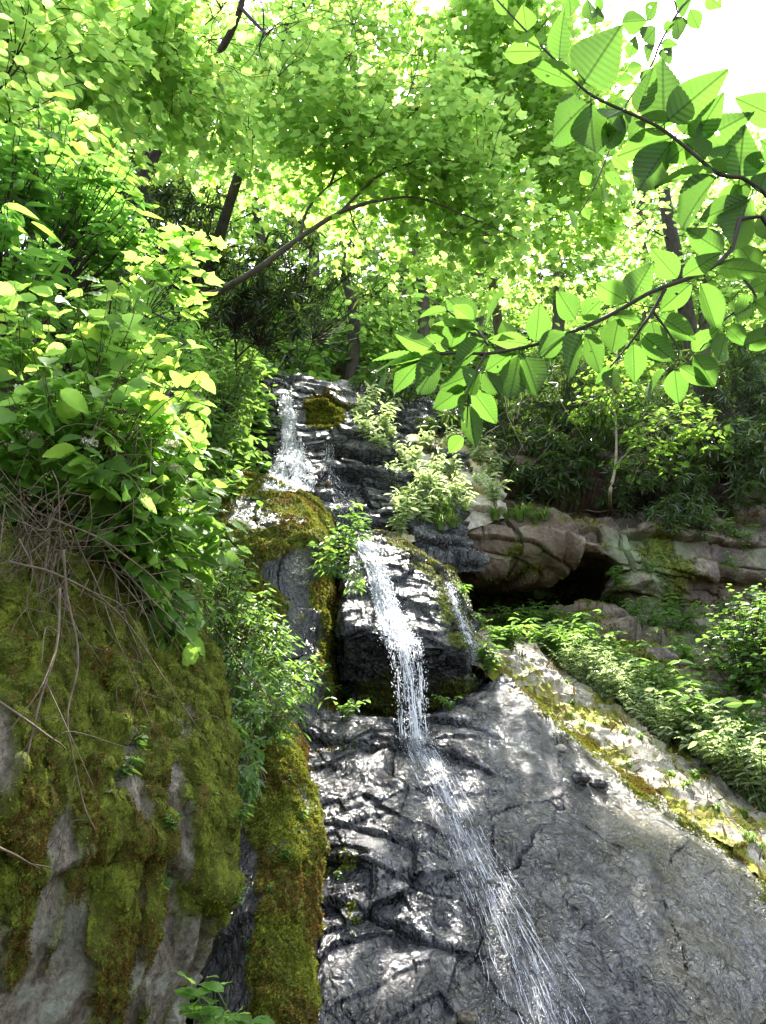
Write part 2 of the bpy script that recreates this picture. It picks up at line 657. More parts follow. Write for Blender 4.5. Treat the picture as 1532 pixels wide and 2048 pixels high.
def strata(p, h, wdt, seed, amp, crack=0.04, warp=0.25):
    """Layered relief: beds of uneven thickness, each broken by joints into blocks that stand out unevenly."""
    q = p + warp * np.stack([perlin(p * 0.8, seed + k) + 0.4 * perlin(p * 2.7, seed + 9 + k) for k in range(3)], -1)
    z = q[..., 2] / h
    z = z + 0.7 * np.sin(z * 1.7 + seed) * 0.5
    k = np.floor(z).astype(np.int64)
    x = (q[..., 0] * 0.9 + q[..., 1] * 0.45) / wdt
    x = x + ((_hash(k, k * 0, k * 0, seed) & 1023) / 1023.0) * 5 * np.ones_like(x)
    x = x + 0.6 * np.sin(x * 1.3 + k)
    j = np.floor(x).astype(np.int64)
    hv = _hash(k, j, k * 0 + 3, seed)
    c = (hv & 4095) / 4095.0
    tx, tz = ((hv >> 12) & 255) / 255.0 - 0.5, ((hv >> 20) & 255) / 255.0 - 0.5
    fx, fz = x - j, z - k
    e = np.minimum(np.minimum(fx, 1 - fx) * wdt, np.minimum(fz, 1 - fz) * h)
    bed = (_hash(k, k * 0, k * 0 + 7, seed) & 1023) / 1023.0
    TONE[0] = 0.7 * (c - 0.5) + 0.5 * (bed - 0.5)
    return amp * (0.6 * (c - 0.5) + 0.6 * (bed - 0.5) + 0.5 * tx * (fx - 0.5) + 0.5 * tz * (fz - 0.5)) - crack * (1 - sstep(0, 0.035, e))


Z0 = np.zeros(1)

# ---- the big wet slab at the foot of the fall
def d_slab(G, N, s, t):
    u, v = to_px(G)
    b1, e1, c1 = blocks(G, (1.1, 1.6, 2.6), 3, 0.10, 0.010, 0.025, 0.35, 0.7)
    b2, e2, c2 = blocks(G, (4.2, 4.2, 8.0), 8, 0.05, 0.012, 0.07, 0.25, 0.6)
    shard = 1 - sstep(820, 1050, u + 0.15 * (v - 1700))
    Q = rot(G, 0.45, 0.65)
    s1 = strata(Q, 0.42, 1.1, 33, 0.17, 0.03, 0.14)
    s2 = strata(rot(G, -0.5, 0.5), 0.2, 0.5, 34, 0.07, 0.010, 0.14)
    TONE[0] = 0.55 * TONE[0]
    qj = rot(G, 0.35, 0.6) * np.array([1.3, 1.3, 0.6]) + 0.07 * np.stack([perlin(G * 5.1, 90 + k) for k in range(3)], -1)
    ej, _, _ = voronoi(qj, 95)
    joint = 1 - sstep(0.0, 0.016, ej + 0.09 * np.clip(fbm(G * 1.7, 3, 97), 0, 1))
    d = 0.12 * fbm(G * 0.9, 4, 21) + 0.5 * b1 * shard + s1 * (0.04 + 0.96 * shard) + s2 * (0.12 + 0.88 * shard)
    rg = ridged(rot(G, 0.3, 0.5) * np.array([5.5, 5.5, 2.5]), 4, 31)
    d += 0.012 * rg + 0.042 * fbm(rot(G, 0.5, 0.5) * np.array([2.6, 2.6, 1.6]), 4, 75) + 0.010 * fbm(G * 8, 4, 76) + 0.007 * ridged(rot(G, -0.4, 0.4) * np.array([17, 17, 9]), 3, 78) + 0.003 * fbm(G * 32, 2, 79)
    d -= 0.03 * joint * (1 - shard)
    TONE[0] = TONE[0] - 0.5 * joint + 0.5 * np.clip(fbm(G * 2.5, 4, 81), -0.7, 0.9) + 0.35 * fbm(G * 14, 3, 83)
    return d


def m_slab(G, N, s, t):
    u, v = to_px(G)
    # distance (px) to the ridge line on the far side
    ridge = np.interp(u, [940, 1060, 1160, 1280, 1420, 1532, 1700], [1290, 1375, 1470, 1580, 1665, 1750, 1880])
    dd = v - ridge
    n = fbm(G * 3.0, 4, 5)
    moss = 0.8 * (1 - sstep(-5, 40, dd + 70 * n)) * sstep(985, 1060, u)
    moss = np.maximum(moss, 0.8 * sstep(0.38, 0.55, fbm(G * 2.1, 4, 15)) * (1 - sstep(700, 780, u)))
    lich = 0.55 * sstep(0.05, 0.5, fbm(G * np.array([1.2, 1.2, 1.2]), 4, 45)) * sstep(980, 1250, u + 0.4 * (v - 1600))
    lich = np.maximum(lich, 0.8 * (1 - sstep(40, 260, dd + 90 * n)) * sstep(1100, 1250, u))
    return {"moss": moss, "lichen": lich}


slab_rows = [
    [(520, 2250, 4.9), (600, 2250, 4.5), (760, 2250, 4.45), (1000, 2250, 4.55), (1250, 2250, 4.75), (1532, 2250, 5.05), (1800, 2250, 5.5), (2400, 2500, 5.9)],
    [(530, 1960, 5.6), (610, 1960, 5.15), (760, 1960, 5.1), (1000, 1950, 5.2), (1250, 1950, 5.4), (1500, 1940, 5.75), (1780, 2010, 6.1), (2300, 2400, 6.0)],
    [(550, 1760, 6.1), (620, 1760, 5.75), (760, 1750, 5.65), (980, 1740, 5.75), (1200, 1730, 5.95), (1400, 1730, 6.2), (1640, 1860, 6.3), (2000, 2130, 6.25)],
    [(540, 1600, 6.5), (610, 1600, 6.25), (730, 1600, 6.2), (900, 1590, 6.3), (1090, 1580, 6.55), (1260, 1610, 6.75), (1440, 1690, 6.7), (1650, 1850, 6.5)],
    [(530, 1490, 6.95), (590, 1490, 6.75), (690, 1480, 6.75), (830, 1475, 6.85), (980, 1465, 7.1), (1120, 1490, 7.3), (1270, 1580, 7.2), (1400, 1670, 6.95)],
    [(520, 1400, 7.5), (590, 1410, 7.4), (700, 1445, 7.4), (830, 1445, 7.5), (950, 1395, 7.8), (1050, 1400, 7.9), (1160, 1480, 7.8), (1260, 1555, 7.6)],
    [(520, 1330, 8.1), (590, 1370, 8.2), (700, 1440, 9.3), (830, 1440, 9.4), (940, 1370, 8.9), (1000, 1330, 8.5), (1060, 1385, 8.4), (1140, 1455, 8.3)],
]
rock("wet_rock_slab", "wide dark wet rock slab with the water spreading down its sloping face", "rock slab", slab_rows, 400, 500, d_slab, m_slab, M_WET, moss_n=9000, moss_size=0.022)

# ---- sunlit grassy bank along the far edge of the slab
def d_bank(G, N, s, t):
    return 0.14 * fbm(G * 1.3, 4, 61) + 0.05 * fbm(G * 6, 4, 62) + strata(G, 0.25, 0.6, 63, 0.09, 0.03, 0.25)


def m_bank(G, N, s, t):
    n = fbm(G * 2.6, 4, 65)
    return {"moss": sstep(-0.12, 0.35, n + 0.5 * fbm(G * 7, 3, 66) + 0.22 * (1 - sstep(0.05, 0.2, s))), "lichen": sstep(0.1, 0.4, n)}


bank_rows = [
    [(900, 1310, 8.6), (1000, 1365, 8.4), (1085, 1430, 8.15), (1180, 1510, 7.65), (1290, 1605, 7.2), (1420, 1690, 6.75), (1532, 1775, 6.45), (1720, 1920, 6.0), (2400, 2500, 5.7)],
    [(925, 1285, 8.9), (1030, 1325, 8.75), (1120, 1390, 8.55), (1220, 1470, 8.15), (1330, 1555, 7.75), (1450, 1630, 7.4), (1532, 1695, 7.15), (1720, 1830, 6.7), (2400, 2420, 6.3)],
    [(950, 1268, 9.5), (1055, 1308, 9.4), (1140, 1358, 9.25), (1250, 1433, 8.9), (1360, 1513, 8.5), (1470, 1588, 8.15), (1560, 1648, 7.9), (1740, 1770, 7.5), (2400, 2350, 7.0)],
    [(990, 1285, 10.2), (1090, 1325, 10.0), (1170, 1375, 9.85), (1280, 1450, 9.5), (1390, 1535, 9.1), (1500, 1610, 8.75), (1590, 1665, 8.45), (1780, 1800, 8.0), (2400, 2400, 7.6)],
    [(1010, 1420, 10.9), (1110, 1480, 10.7), (1200, 1530, 10.5), (1310, 1600, 10.1), (1430, 1690, 9.7), (1540, 1770, 9.4), (1650, 1830, 9.1), (1830, 1950, 8.7), (2400, 2500, 8.3)],
]
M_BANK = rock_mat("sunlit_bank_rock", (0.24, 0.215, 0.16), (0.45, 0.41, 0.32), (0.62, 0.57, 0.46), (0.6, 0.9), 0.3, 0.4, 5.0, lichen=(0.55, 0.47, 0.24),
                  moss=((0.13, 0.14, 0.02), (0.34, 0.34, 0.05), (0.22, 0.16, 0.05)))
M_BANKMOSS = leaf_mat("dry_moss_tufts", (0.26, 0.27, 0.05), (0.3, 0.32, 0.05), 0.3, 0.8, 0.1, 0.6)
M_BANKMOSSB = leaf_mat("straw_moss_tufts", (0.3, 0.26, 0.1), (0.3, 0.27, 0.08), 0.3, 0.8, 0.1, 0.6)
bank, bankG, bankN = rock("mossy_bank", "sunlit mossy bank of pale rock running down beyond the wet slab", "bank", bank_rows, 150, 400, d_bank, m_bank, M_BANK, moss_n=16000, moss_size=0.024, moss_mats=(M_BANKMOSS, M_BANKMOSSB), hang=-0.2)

# ---- the overhanging block in the middle
def d_block(G, N, s, t):
    b1, e1, c1 = blocks(G, (1.5, 1.5, 2.0), 41, 0.10, 0.03, 0.05, 0.15, 0.4)
    b2, _, _ = blocks(G, (4.5, 4.5, 7.0), 42, 0.045, 0.012, 0.07, 0.1, 0.5)
    return b1 + b2 + 0.02 * ridged(G * 4, 4, 43) + 0.008 * fbm(G * 20, 3, 44)


def m_block(G, N, s, t):
    u, v = to_px(G)
    n = fbm(G * 3, 4, 46)
    edge = np.interp(v, [1060, 1100, 1150, 1190, 1230, 1300], [770, 815, 880, 895, 905, 935])
    moss = sstep(-42, -8, u - edge + 30 * n) * sstep(0.35, 0.55, N[..., 2]) * (1 - sstep(1305, 1325, v))
    low = 0.9 * sstep(1330, 1390, v + 60 * n) * sstep(700, 730, u)
    return {"moss": np.maximum(moss, low), "lichen": 0.3 * sstep(0.15, 0.5, n)}


block_rows = [
    [(700, 1480, 10.3), (690, 1470, 9.4), (700, 1465, 9.2), (770, 1465, 9.1), (850, 1460, 9.1), (925, 1450, 9.0), (945, 1440, 9.3), (960, 1440, 10.3)],
    [(700, 1400, 10.2), (690, 1392, 9.0), (700, 1390, 8.75), (770, 1395, 8.6), (850, 1398, 8.55), (930, 1392, 8.5), (945, 1385, 8.9), (960, 1380, 10.2)],
    [(690, 1300, 10.0), (676, 1295, 8.7), (690, 1295, 8.1), (770, 1300, 8.0), (850, 1312, 7.95), (936, 1318, 8.0), (948, 1312, 8.6), (960, 1310, 10)],
    [(690, 1250, 10.0), (672, 1245, 8.8), (690, 1248, 8.05), (765, 1270, 7.9), (850, 1290, 7.85), (936, 1298, 7.95), (948, 1285, 8.6), (960, 1275, 10)],
    [(690, 1210, 10.0), (674, 1208, 8.9), (688, 1212, 8.4), (760, 1222, 8.3), (850, 1235, 8.2), (908, 1242, 8.3), (925, 1235, 8.8), (945, 1230, 10)],
    [(690, 1160, 10.2), (680, 1150, 9.2), (690, 1150, 8.75), (755, 1160, 8.65), (830, 1170, 8.6), (893, 1190, 8.65), (902, 1185, 9.1), (930, 1180, 10.2)],
    [(700, 1085, 10.4), (690, 1082, 9.7), (706, 1080, 9.35), (750, 1084, 9.3), (810, 1104, 9.2), (876, 1146, 9.1), (890, 1150, 9.5), (915, 1150, 10.4)],
    [(705, 1075, 10.8), (698, 1072, 10.2), (712, 1068, 9.9), (750, 1068, 9.9), (808, 1084, 9.8), (872, 1130, 9.7), (886, 1136, 10.0), (905, 1136, 10.8)],
    [(705, 1100, 11.3), (698, 1100, 11.2), (712, 1100, 11.2), (750, 1100, 11.2), (808, 1110, 11.2), (872, 1150, 11.2), (886, 1150, 11.2), (905, 1150, 11.3)],
]
rock("overhanging_boulder", "big dark squared boulder with water pouring over its overhanging lip", "boulder", block_rows, 280, 260, d_block, m_block, M_WET, smooth=False, moss_n=5000, moss_size=0.025)

# ---- stepped rock of the upper cascade
def d_casc(G, N, s, t):
    b1 = strata(rot(G, 0.08, 0.1), 0.42, 0.9, 51, 0.40, 0.06, 0.2)
    b2 = strata(rot(G, -0.14, 0.0), 0.15, 0.38, 52, 0.18, 0.03, 0.12)
    return b1 + b2 + 0.03 * fbm(G * 6, 4, 53) + 0.12 * fbm(G * 0.9, 3, 54)


def m_casc(G, N, s, t):
    u, v = to_px(G)
    n = fbm(G * 2.2, 4, 56)
    patch = np.exp(-(((u - 645) / 55) ** 2 + ((v - 822) / 48) ** 2) * 1.2)
    return {"moss": np.maximum(sstep(0.35, 0.55, patch + 0.35 * n), 0.8 * sstep(0.45, 0.6, n)), "lichen": 0.2 * sstep(0.2, 0.6, n)}


casc_rows = [
    [(520, 1150, 10.3), (600, 1150, 10.0), (700, 1150, 10.0), (780, 1150, 10.1), (860, 1150, 10.2), (960, 1150, 10.8)],
    [(520, 1060, 10.6), (600, 1060, 10.2), (700, 1050, 10.3), (780, 1050, 10.4), (850, 1050, 10.5), (940, 1040, 11.2)],
    [(480, 985, 10.9), (590, 985, 10.6), (700, 980, 10.8), (780, 980, 10.9), (840, 980, 11.0), (940, 970, 11.7)],
    [(440, 940, 11.4), (560, 950, 11.0), (690, 950, 11.2), (780, 950, 11.3), (840, 950, 11.5), (940, 940, 12.2)],
    [(440, 880, 11.9), (560, 890, 11.6), (690, 885, 11.8), (780, 880, 12.0), (830, 890, 12.2), (930, 900, 12.8)],
    [(440, 830, 12.4), (550, 830, 12.1), (650, 830, 12.3), (720, 850, 12.5), (820, 860, 12.8), (930, 880, 13.3)],
    [(440, 770, 13.0), (540, 765, 12.7), (600, 785, 12.8), (690, 800, 13.1), (820, 830, 13.4), (930, 850, 13.9)],
    [(440, 740, 14.5), (540, 735, 14.5), (600, 765, 14.5), (690, 780, 14.8), (820, 810, 15), (930, 830, 15.4)],
]
rock("stepped_rock_wall", "dark broken rock wall in steps behind the uppermost white cascade", "rock wall", casc_rows, 360, 380, d_casc, m_casc, M_WET, moss_n=6000, moss_size=0.035)

# ---- the mossy boulder beside the cascade
def d_mb(G, N, s, t):
    b1, _, _ = blocks(G, (1.0, 1.0, 1.2), 71, 0.10, 0.03, 0.05, 0.6, 0.3)
    return b1 + 0.10 * fbm(G * 1.1, 4, 72) + 0.02 * fbm(G * 6, 4, 73)


def m_mb(G, N, s, t):
    u, v = to_px(G)
    n = fbm(G * 2.4, 4, 75)
    bare = np.exp(-(((u - 500) / 55) ** 2 + ((v - 1025) / 32) ** 2)) + np.exp(-(((u - 585) / 42) ** 2 + ((v - 1140) / 70) ** 2)) + 0.9 * np.exp(-(((u - 600) / 50) ** 2 + ((v - 1300) / 90) ** 2))
    return {"moss": sstep(-0.25, 0.1, 0.55 + 1.0 * n + 0.4 * fbm(G * 9, 3, 77) - 1.3 * bare), "lichen": 0.2 * sstep(0.1, 0.5, n)}


mb_rows = [
    [(330, 1480, 8.4), (420, 1480, 8.0), (500, 1480, 7.7), (570, 1480, 7.6), (620, 1470, 7.8), (655, 1460, 8.2), (690, 1450, 9.6)],
    [(330, 1330, 8.6), (420, 1340, 8.2), (500, 1340, 7.9), (570, 1340, 7.8), (620, 1340, 8.0), (650, 1340, 8.4), (680, 1330, 9.8)],
    [(330, 1180, 8.8), (410, 1190, 8.4), (490, 1200, 8.1), (560, 1200, 8.0), (610, 1200, 8.15), (640, 1190, 8.6), (670, 1190, 10)],
    [(330, 1080, 9.1), (400, 1090, 8.7), (480, 1090, 8.4), (550, 1090, 8.25), (610, 1100, 8.4), (645, 1095, 8.9), (670, 1095, 10)],
    [(330, 1000, 9.6), (400, 1005, 9.1), (480, 1015, 8.9), (550, 1020, 8.85), (605, 1030, 8.95), (640, 1045, 9.3), (665, 1055, 10.3)],
    [(340, 935, 10.2), (400, 938, 10.0), (470, 948, 9.8), (540, 965, 9.75), (595, 985, 9.8), (632, 1008, 10.0), (655, 1025, 10.8)],
    [(340, 950, 11.2), (400, 955, 11.2), (470, 970, 11.2), (540, 985, 11.1), (595, 1010, 11.1), (632, 1030, 11.2), (655, 1050, 11.4)],
]
rock("mossy_boulder", "rounded mossy boulder with a grey bare patch beside the upper cascade", "boulder", mb_rows, 280, 250, d_mb, m_mb, M_MOSSY, moss_n=26000, moss_size=0.03)

# ---- moss covered buttress at the near side of the slab
def d_bt(G, N, s, t):
    b1, _, _ = blocks(G, (1.8, 1.8, 1.5), 81, 0.10, 0.03, 0.06, 0.2, 0.3)
    return b1 + 0.08 * fbm(G * 1.6, 4, 82) + 0.02 * fbm(G * 9, 4, 83)


def m_bt(G, N, s, t):
    u, v = to_px(G)
    n = fbm(G * 3, 4, 85)
    centre = np.interp(v, [1400, 1500, 1700, 1900, 2100], [550, 560, 590, 575, 570])
    return {"moss": sstep(-0.1, 0.15, 0.56 - np.abs(u - centre) / 125 + 0.9 * n), "lichen": Z0 + 0 * u}


bt_rows = [
    [(380, 2260, 4.6), (460, 2260, 4.25), (540, 2260, 4.15), (610, 2260, 4.25), (650, 2260, 4.5), (680, 2260, 5.0)],
    [(390, 2000, 5.0), (465, 2000, 4.75), (540, 2000, 4.65), (610, 2000, 4.75), (645, 2000, 5.0), (670, 1990, 5.6)],
    [(390, 1800, 5.4), (470, 1800, 5.15), (545, 1800, 5.05), (615, 1800, 5.2), (648, 1800, 5.5), (668, 1790, 6.1)],
    [(400, 1650, 5.8), (470, 1650, 5.55), (550, 1650, 5.5), (615, 1650, 5.7), (645, 1650, 6.0), (665, 1640, 6.6)],
    [(400, 1520, 6.2), (460, 1520, 6.0), (530, 1530, 5.95), (590, 1540, 6.15), (620, 1550, 6.5), (650, 1560, 7.2)],
    [(380, 1400, 7.0), (440, 1400, 6.7), (500, 1410, 6.7), (550, 1430, 6.8), (590, 1450, 7.1), (620, 1470, 7.8)],
    [(380, 1330, 7.8), (440, 1330, 7.7), (500, 1350, 7.7), (550, 1380, 7.8), (590, 1410, 8.0), (620, 1430, 8.6)],
]
rock("mossy_rib", "moss covered rib of rock between the rock face and the wet slab", "rock", bt_rows, 330, 160, d_bt, m_bt, M_MOSSY, moss_n=26000, moss_size=0.02)

# ---- the near rock face under the hydrangeas
def d_face(G, N, s, t):
    q = G * np.array([1.7, 1.7, 0.55])
    b1, _, _ = blocks(G, (1.6, 1.6, 0.9), 101, 0.09, 0.03, 0.04, 0.15, 0.0)
    return b1 + 0.06 * fbm(q * 1.7, 4, 102) + 0.03 * fbm(q * np.array([6, 6, 4]), 4, 103) + 0.008 * fbm(G * 24, 3, 104)


def m_face(G, N, s, t):
    u, v = to_px(G)
    q = G * np.array([1, 1, 0.16])
    n = 1.25 * fbm(q * 8.0, 4, 105)
    n2 = fbm(G * 2.6, 4, 106)
    low = sstep(1830, 1990, v + 0.25 * (u - 250) - 90 * n2)          # bare rock at the foot
    edge = sstep(340, 440, u) * (1 - sstep(1700, 1820, v))
    moss = sstep(-0.12, 0.16, n + 0.3 * n2 + 0.30 + 0.35 * edge + 0.4 * (1 - sstep(1250, 1500, v)) - 0.75 * low)
    brown = sstep(0.1, 0.45, n2 * 0.6 + 0.9 * fbm(q * 10, 3, 109) + 0.25 * (sstep(1550, 1750, v) - sstep(340, 440, u)) - 0.05)
    lich = sstep(0.0, 0.2, fbm(G * 9, 5, 107)) * (0.3 + 0.5 * low)
    iron = sstep(0.12, 0.3, fbm(q * 5, 3, 108)) * (1 - low)
    return {"moss": moss, "lichen": lich, "iron": iron, "brown": brown}


face_rows = [
    [(-500, 2300, 2.00), (-200, 2300, 2.15), (0, 2300, 2.40), (152, 2300, 2.65), (260, 2300, 2.90), (288, 2300, 3.15), (300, 2300, 4.30)],
    [(-500, 2050, 1.85), (-200, 2050, 2.00), (0, 2050, 2.25), (172, 2050, 2.50), (310, 2040, 2.75), (343, 2030, 3.00), (350, 2020, 4.30)],
    [(-500, 1900, 1.80), (-200, 1900, 1.95), (0, 1900, 2.20), (182, 1900, 2.45), (360, 1900, 2.75), (396, 1895, 3.00), (400, 1890, 4.30)],
    [(-500, 1750, 1.75), (-200, 1750, 1.90), (0, 1750, 2.15), (192, 1750, 2.45), (390, 1750, 2.80), (428, 1750, 3.05), (425, 1750, 4.30)],
    [(-500, 1600, 1.75), (-200, 1600, 1.90), (0, 1600, 2.15), (192, 1600, 2.50), (390, 1600, 2.90), (432, 1600, 3.20), (430, 1600, 4.40)],
    [(-500, 1450, 1.80), (-200, 1450, 1.95), (0, 1450, 2.20), (192, 1450, 2.60), (370, 1450, 3.00), (418, 1450, 3.30), (420, 1450, 4.60)],
    [(-500, 1250, 1.90), (-200, 1250, 2.10), (0, 1250, 2.40), (182, 1250, 2.80), (330, 1260, 3.30), (388, 1270, 3.60), (400, 1280, 4.90)],
    [(-500, 1080, 2.00), (-200, 1080, 2.25), (0, 1080, 2.60), (172, 1080, 3.05), (300, 1090, 3.60), (358, 1100, 4.00), (380, 1120, 5.20)],
    [(-500, 960, 2.30), (-200, 960, 2.60), (0, 960, 3.05), (162, 970, 3.60), (280, 990, 4.30), (338, 1010, 4.80), (370, 1030, 5.80)],
    [(-500, 900, 3.20), (-200, 900, 3.50), (0, 900, 4.00), (152, 910, 4.80), (270, 930, 5.60), (328, 960, 6.20), (370, 980, 7.00)],
]
rock("mossy_rock_face", "tall near rock face streaked with hanging green and brown moss", "rock face", face_rows, 460, 380, d_face, m_face, M_FACE, moss_n=120000, moss_size=0.0085, hang=0.9, lump_h=0.05)

# ---- cliff with the overhang and hollow across the gully
def d_cliff(G, N, s, t):
    b1 = strata(G, 0.62, 1.3, 121, 0.75, 0.12, 0.22)
    t1 = TONE[0]
    b2 = strata(rot(G, 0.12, 0.0), 0.26, 0.6, 122, 0.28, 0.05, 0.12)
    TONE[0] = 0.8 * TONE[0] + 0.5 * t1
    return b1 + b2 + 0.18 * fbm(G * 0.8, 4, 123) + 0.05 * fbm(G * 4, 4, 124)


def m_cliff(G, N, s, t):
    u, v = to_px(G)
    n = fbm(G * 1.5, 4, 126)
    n2 = fbm(G * 0.9, 4, 127)
    green = sstep(1190, 1260, u) * (1 - sstep(1330, 1420, u)) * sstep(1050, 1090, v) * (1 - sstep(1190, 1250, v))
    moss = sstep(0.25, 0.5, n + 0.35 * green + 0.4 * sstep(0.6, 0.9, N[..., 2]) + 0.5 * sstep(1230, 1300, v) * sstep(1130, 1200, u) * (1 - sstep(1290, 1400, u)))
    return {"moss": moss * 0.85, "lichen": np.clip(0.75 * green * sstep(-0.3, 0.2, n2) + 0.25 * sstep(0.2, 0.5, n2), 0, 1), "iron": 0.7 * sstep(0.0, 0.4, n2) * (1 - green) * (1 - sstep(1200, 1260, u))}


cliff_rows = [
    [(820, 1560, 9.9), (960, 1560, 10.0), (1100, 1560, 10.0), (1240, 1560, 10.0), (1400, 1560, 10.2), (1560, 1560, 10.4), (1800, 1560, 10.6), (2200, 1560, 10.8)],
    [(830, 1400, 10.4), (950, 1400, 10.4), (1100, 1400, 10.4), (1240, 1400, 10.4), (1400, 1400, 10.6), (1560, 1400, 10.9), (1800, 1400, 11.2), (2200, 1400, 11.6)],
    [(840, 1300, 10.7), (950, 1300, 10.8), (1100, 1290, 10.8), (1200, 1280, 10.7), (1330, 1290, 10.8), (1500, 1300, 11.2), (1800, 1300, 11.6), (2200, 1300, 12)],
    [(840, 1250, 11.8), (950, 1255, 12.2), (1100, 1250, 12.2), (1200, 1255, 12.0), (1310, 1265, 11.7), (1500, 1260, 12.0), (1800, 1260, 12.4), (2200, 1250, 12.6)],
    [(840, 1225, 12.8), (950, 1235, 13.9), (1080, 1235, 14.1), (1180, 1240, 13.6), (1250, 1245, 12.0), (1400, 1240, 12.2), (1800, 1240, 12.6), (2200, 1230, 12.8)],
    [(840, 1190, 12.6), (950, 1175, 13.8), (1080, 1170, 14.0), (1180, 1165, 13.4), (1245, 1180, 11.8), (1400, 1195, 12.3), (1800, 1180, 12.6), (2200, 1170, 12.8)],
    [(840, 1160, 11.9), (950, 1150, 11.9), (1060, 1138, 12.0), (1160, 1118, 11.9), (1250, 1130, 11.5), (1400, 1150, 11.8), (1800, 1130, 12.3), (2200, 1110, 12.6)],
    [(840, 1110, 11.75), (950, 1118, 11.6), (1060, 1102, 11.5), (1160, 1088, 11.5), (1260, 1090, 11.6), (1400, 1100, 11.9), (1800, 1080, 12.2), (2200, 1060, 12.6)],
    [(840, 1040, 11.8), (950, 1060, 11.7), (1060, 1058, 11.55), (1160, 1048, 11.55), (1260, 1050, 11.75), (1400, 1040, 12.1), (1800, 1020, 12.4), (2200, 1000, 12.8)],
    [(830, 1005, 12.2), (930, 1020, 12.0), (1050, 1030, 11.9), (1150, 1028, 11.9), (1260, 1025, 12.1), (1400, 1010, 12.5), (1800, 980, 12.9), (2200, 960, 13.3)],
    [(820, 960, 13.2), (930, 960, 12.9), (1050, 975, 12.7), (1150, 975, 12.8), (1260, 970, 13.1), (1400, 960, 13.4), (1800, 930, 13.8), (2200, 910, 14.2)],
    [(820, 880, 14.2), (930, 885, 13.8), (1050, 895, 13.6), (1150, 900, 13.6), (1260, 900, 13.9), (1400, 890, 14.4), (1800, 860, 14.9), (2200, 840, 15.2)],
    [(820, 850, 16), (930, 850, 15.6), (1050, 850, 15.6), (1150, 850, 15.7), (1260, 850, 15.9), (1400, 850, 16.4), (1800, 820, 16.9), (2200, 800, 17)],
]
rock("overhanging_cliff", "brown layered cliff with a dark hollow under its overhang", "cliff", cliff_rows, 480, 520, d_cliff, m_cliff, M_CLIFF, moss_n=14000, moss_size=0.04)

# ---- sunlit rubble slope between the cascade and the cliff
def d_rub(G, N, s, t):
    b1 = strata(G, 0.3, 0.6, 161, 0.3, 0.05, 0.3)
    return b1 + 0.15 * fbm(G * 1.3, 4, 162) + 0.05 * fbm(G * 6, 3, 163)


def m_rub(G, N, s, t):
    n = fbm(G * 2.0, 4, 165)
    return {"moss": sstep(0.1, 0.4, n), "lichen": sstep(0.1, 0.4, -n)}


rub_rows = [
    [(760, 1110, 10.5), (790, 1095, 10.2), (850, 1085, 10.5), (930, 1060, 11.2), (1010, 1040, 11.7)],
    [(760, 1010, 11.3), (795, 1005, 10.9), (860, 1000, 11.1), (930, 992, 11.5), (1010, 1000, 12.0)],
    [(770, 940, 12.0), (805, 940, 11.6), (870, 935, 11.8), (940, 930, 12.2), (1020, 950, 12.6)],
    [(780, 890, 12.8), (810, 888, 12.4), (870, 878, 12.6), (950, 878, 13.0), (1030, 915, 13.2)],
    [(780, 880, 14), (810, 878, 13.9), (870, 872, 14), (950, 872, 14.2), (1030, 905, 14.2)],
]
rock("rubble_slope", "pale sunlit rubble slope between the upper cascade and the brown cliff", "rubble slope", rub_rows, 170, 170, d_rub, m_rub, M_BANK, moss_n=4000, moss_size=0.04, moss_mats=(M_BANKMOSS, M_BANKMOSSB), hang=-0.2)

# ---- hillside and ground
us = [-1500, -700, -200, 100, 350, 500, 650, 900, 1200, 1500, 2000, 3000]
hill = [
    (2050, [2.6, 2.8, 3.3, 4.3, 6.4, 8.0, 9.5, 10.5, 11.5, 12, 12, 12]),
    (1350, [3.0, 3.0, 3.6, 4.6, 7.4, 9.0, 10.8, 12.0, 13.5, 14, 14, 14]),
    (1000, [3.4, 3.6, 4.4, 5.6, 8.2, 11.2, 13.4, 14.6, 15.2, 15.6, 16, 16]),
    (850, [4.4, 4.8, 5.4, 6.8, 9.6, 12.2, 14.4, 15.6, 16.2, 16.6, 17, 17]),
    (720, [6.0, 6.2, 7.0, 8.6, 11.6, 14.2, 17, 19, 20, 21, 21, 21]),
    (630, [8.0, 8.5, 9.0, 11, 14.5, 18, 22, 25, 27, 28, 28, 28]),
    (600, [13, 13, 13, 15, 19, 23, 28, 33, 36, 38, 38, 38]),
    (700, [30, 30, 30, 32, 36, 40, 45, 50, 52, 54, 54, 54]),
]
hrows = [[(u, v, d) for u, d in zip(us, ds)] for v, ds in hill]
G = loft(hrows, 160, 240)
N = grid_normals(G)
G = G + N * (0.35 * fbm(G * 0.45, 4, 141) + 0.05 * fbm(G * 3, 3, 142))[..., None]
register(G, "hillside", 2)
HILLG = G
o = link("hillside", grid_mesh("hillside", G), M_SOIL)
tag(o, "dark wooded slope rising behind the waterfall", "hillside", None, "structure")
bm_ = mesh_np("ground", np.array([[-900, -900, -0.45], [900, -900, -0.45], [900, 900, -0.45], [-900, 900, -0.45]]), np.arange(4), np.array([0]))
o = link("ground", bm_, M_SOIL)
tag(o, "dark soil ground of the gorge", "ground", None, "structure")

BVH = BVHTree.FromPolygons(SURF_V, SURF_F)


def surf(u, v, back=0.0):
    """Where the photograph pixel's sight line first meets rock or hillside: point and normal."""
    d = P(u, v, 1.0) - CAM
    h = BVH.ray_cast(Vector(CAM), Vector(d))
    if h[0] is None:
        return P(u, v, 12.0), np.array([0, -0.7, 0.7])
    n = np.array(h[1])
    if n @ d > 0:
        n = -n
    return np.array(h[0]) - unit(d) * back, n

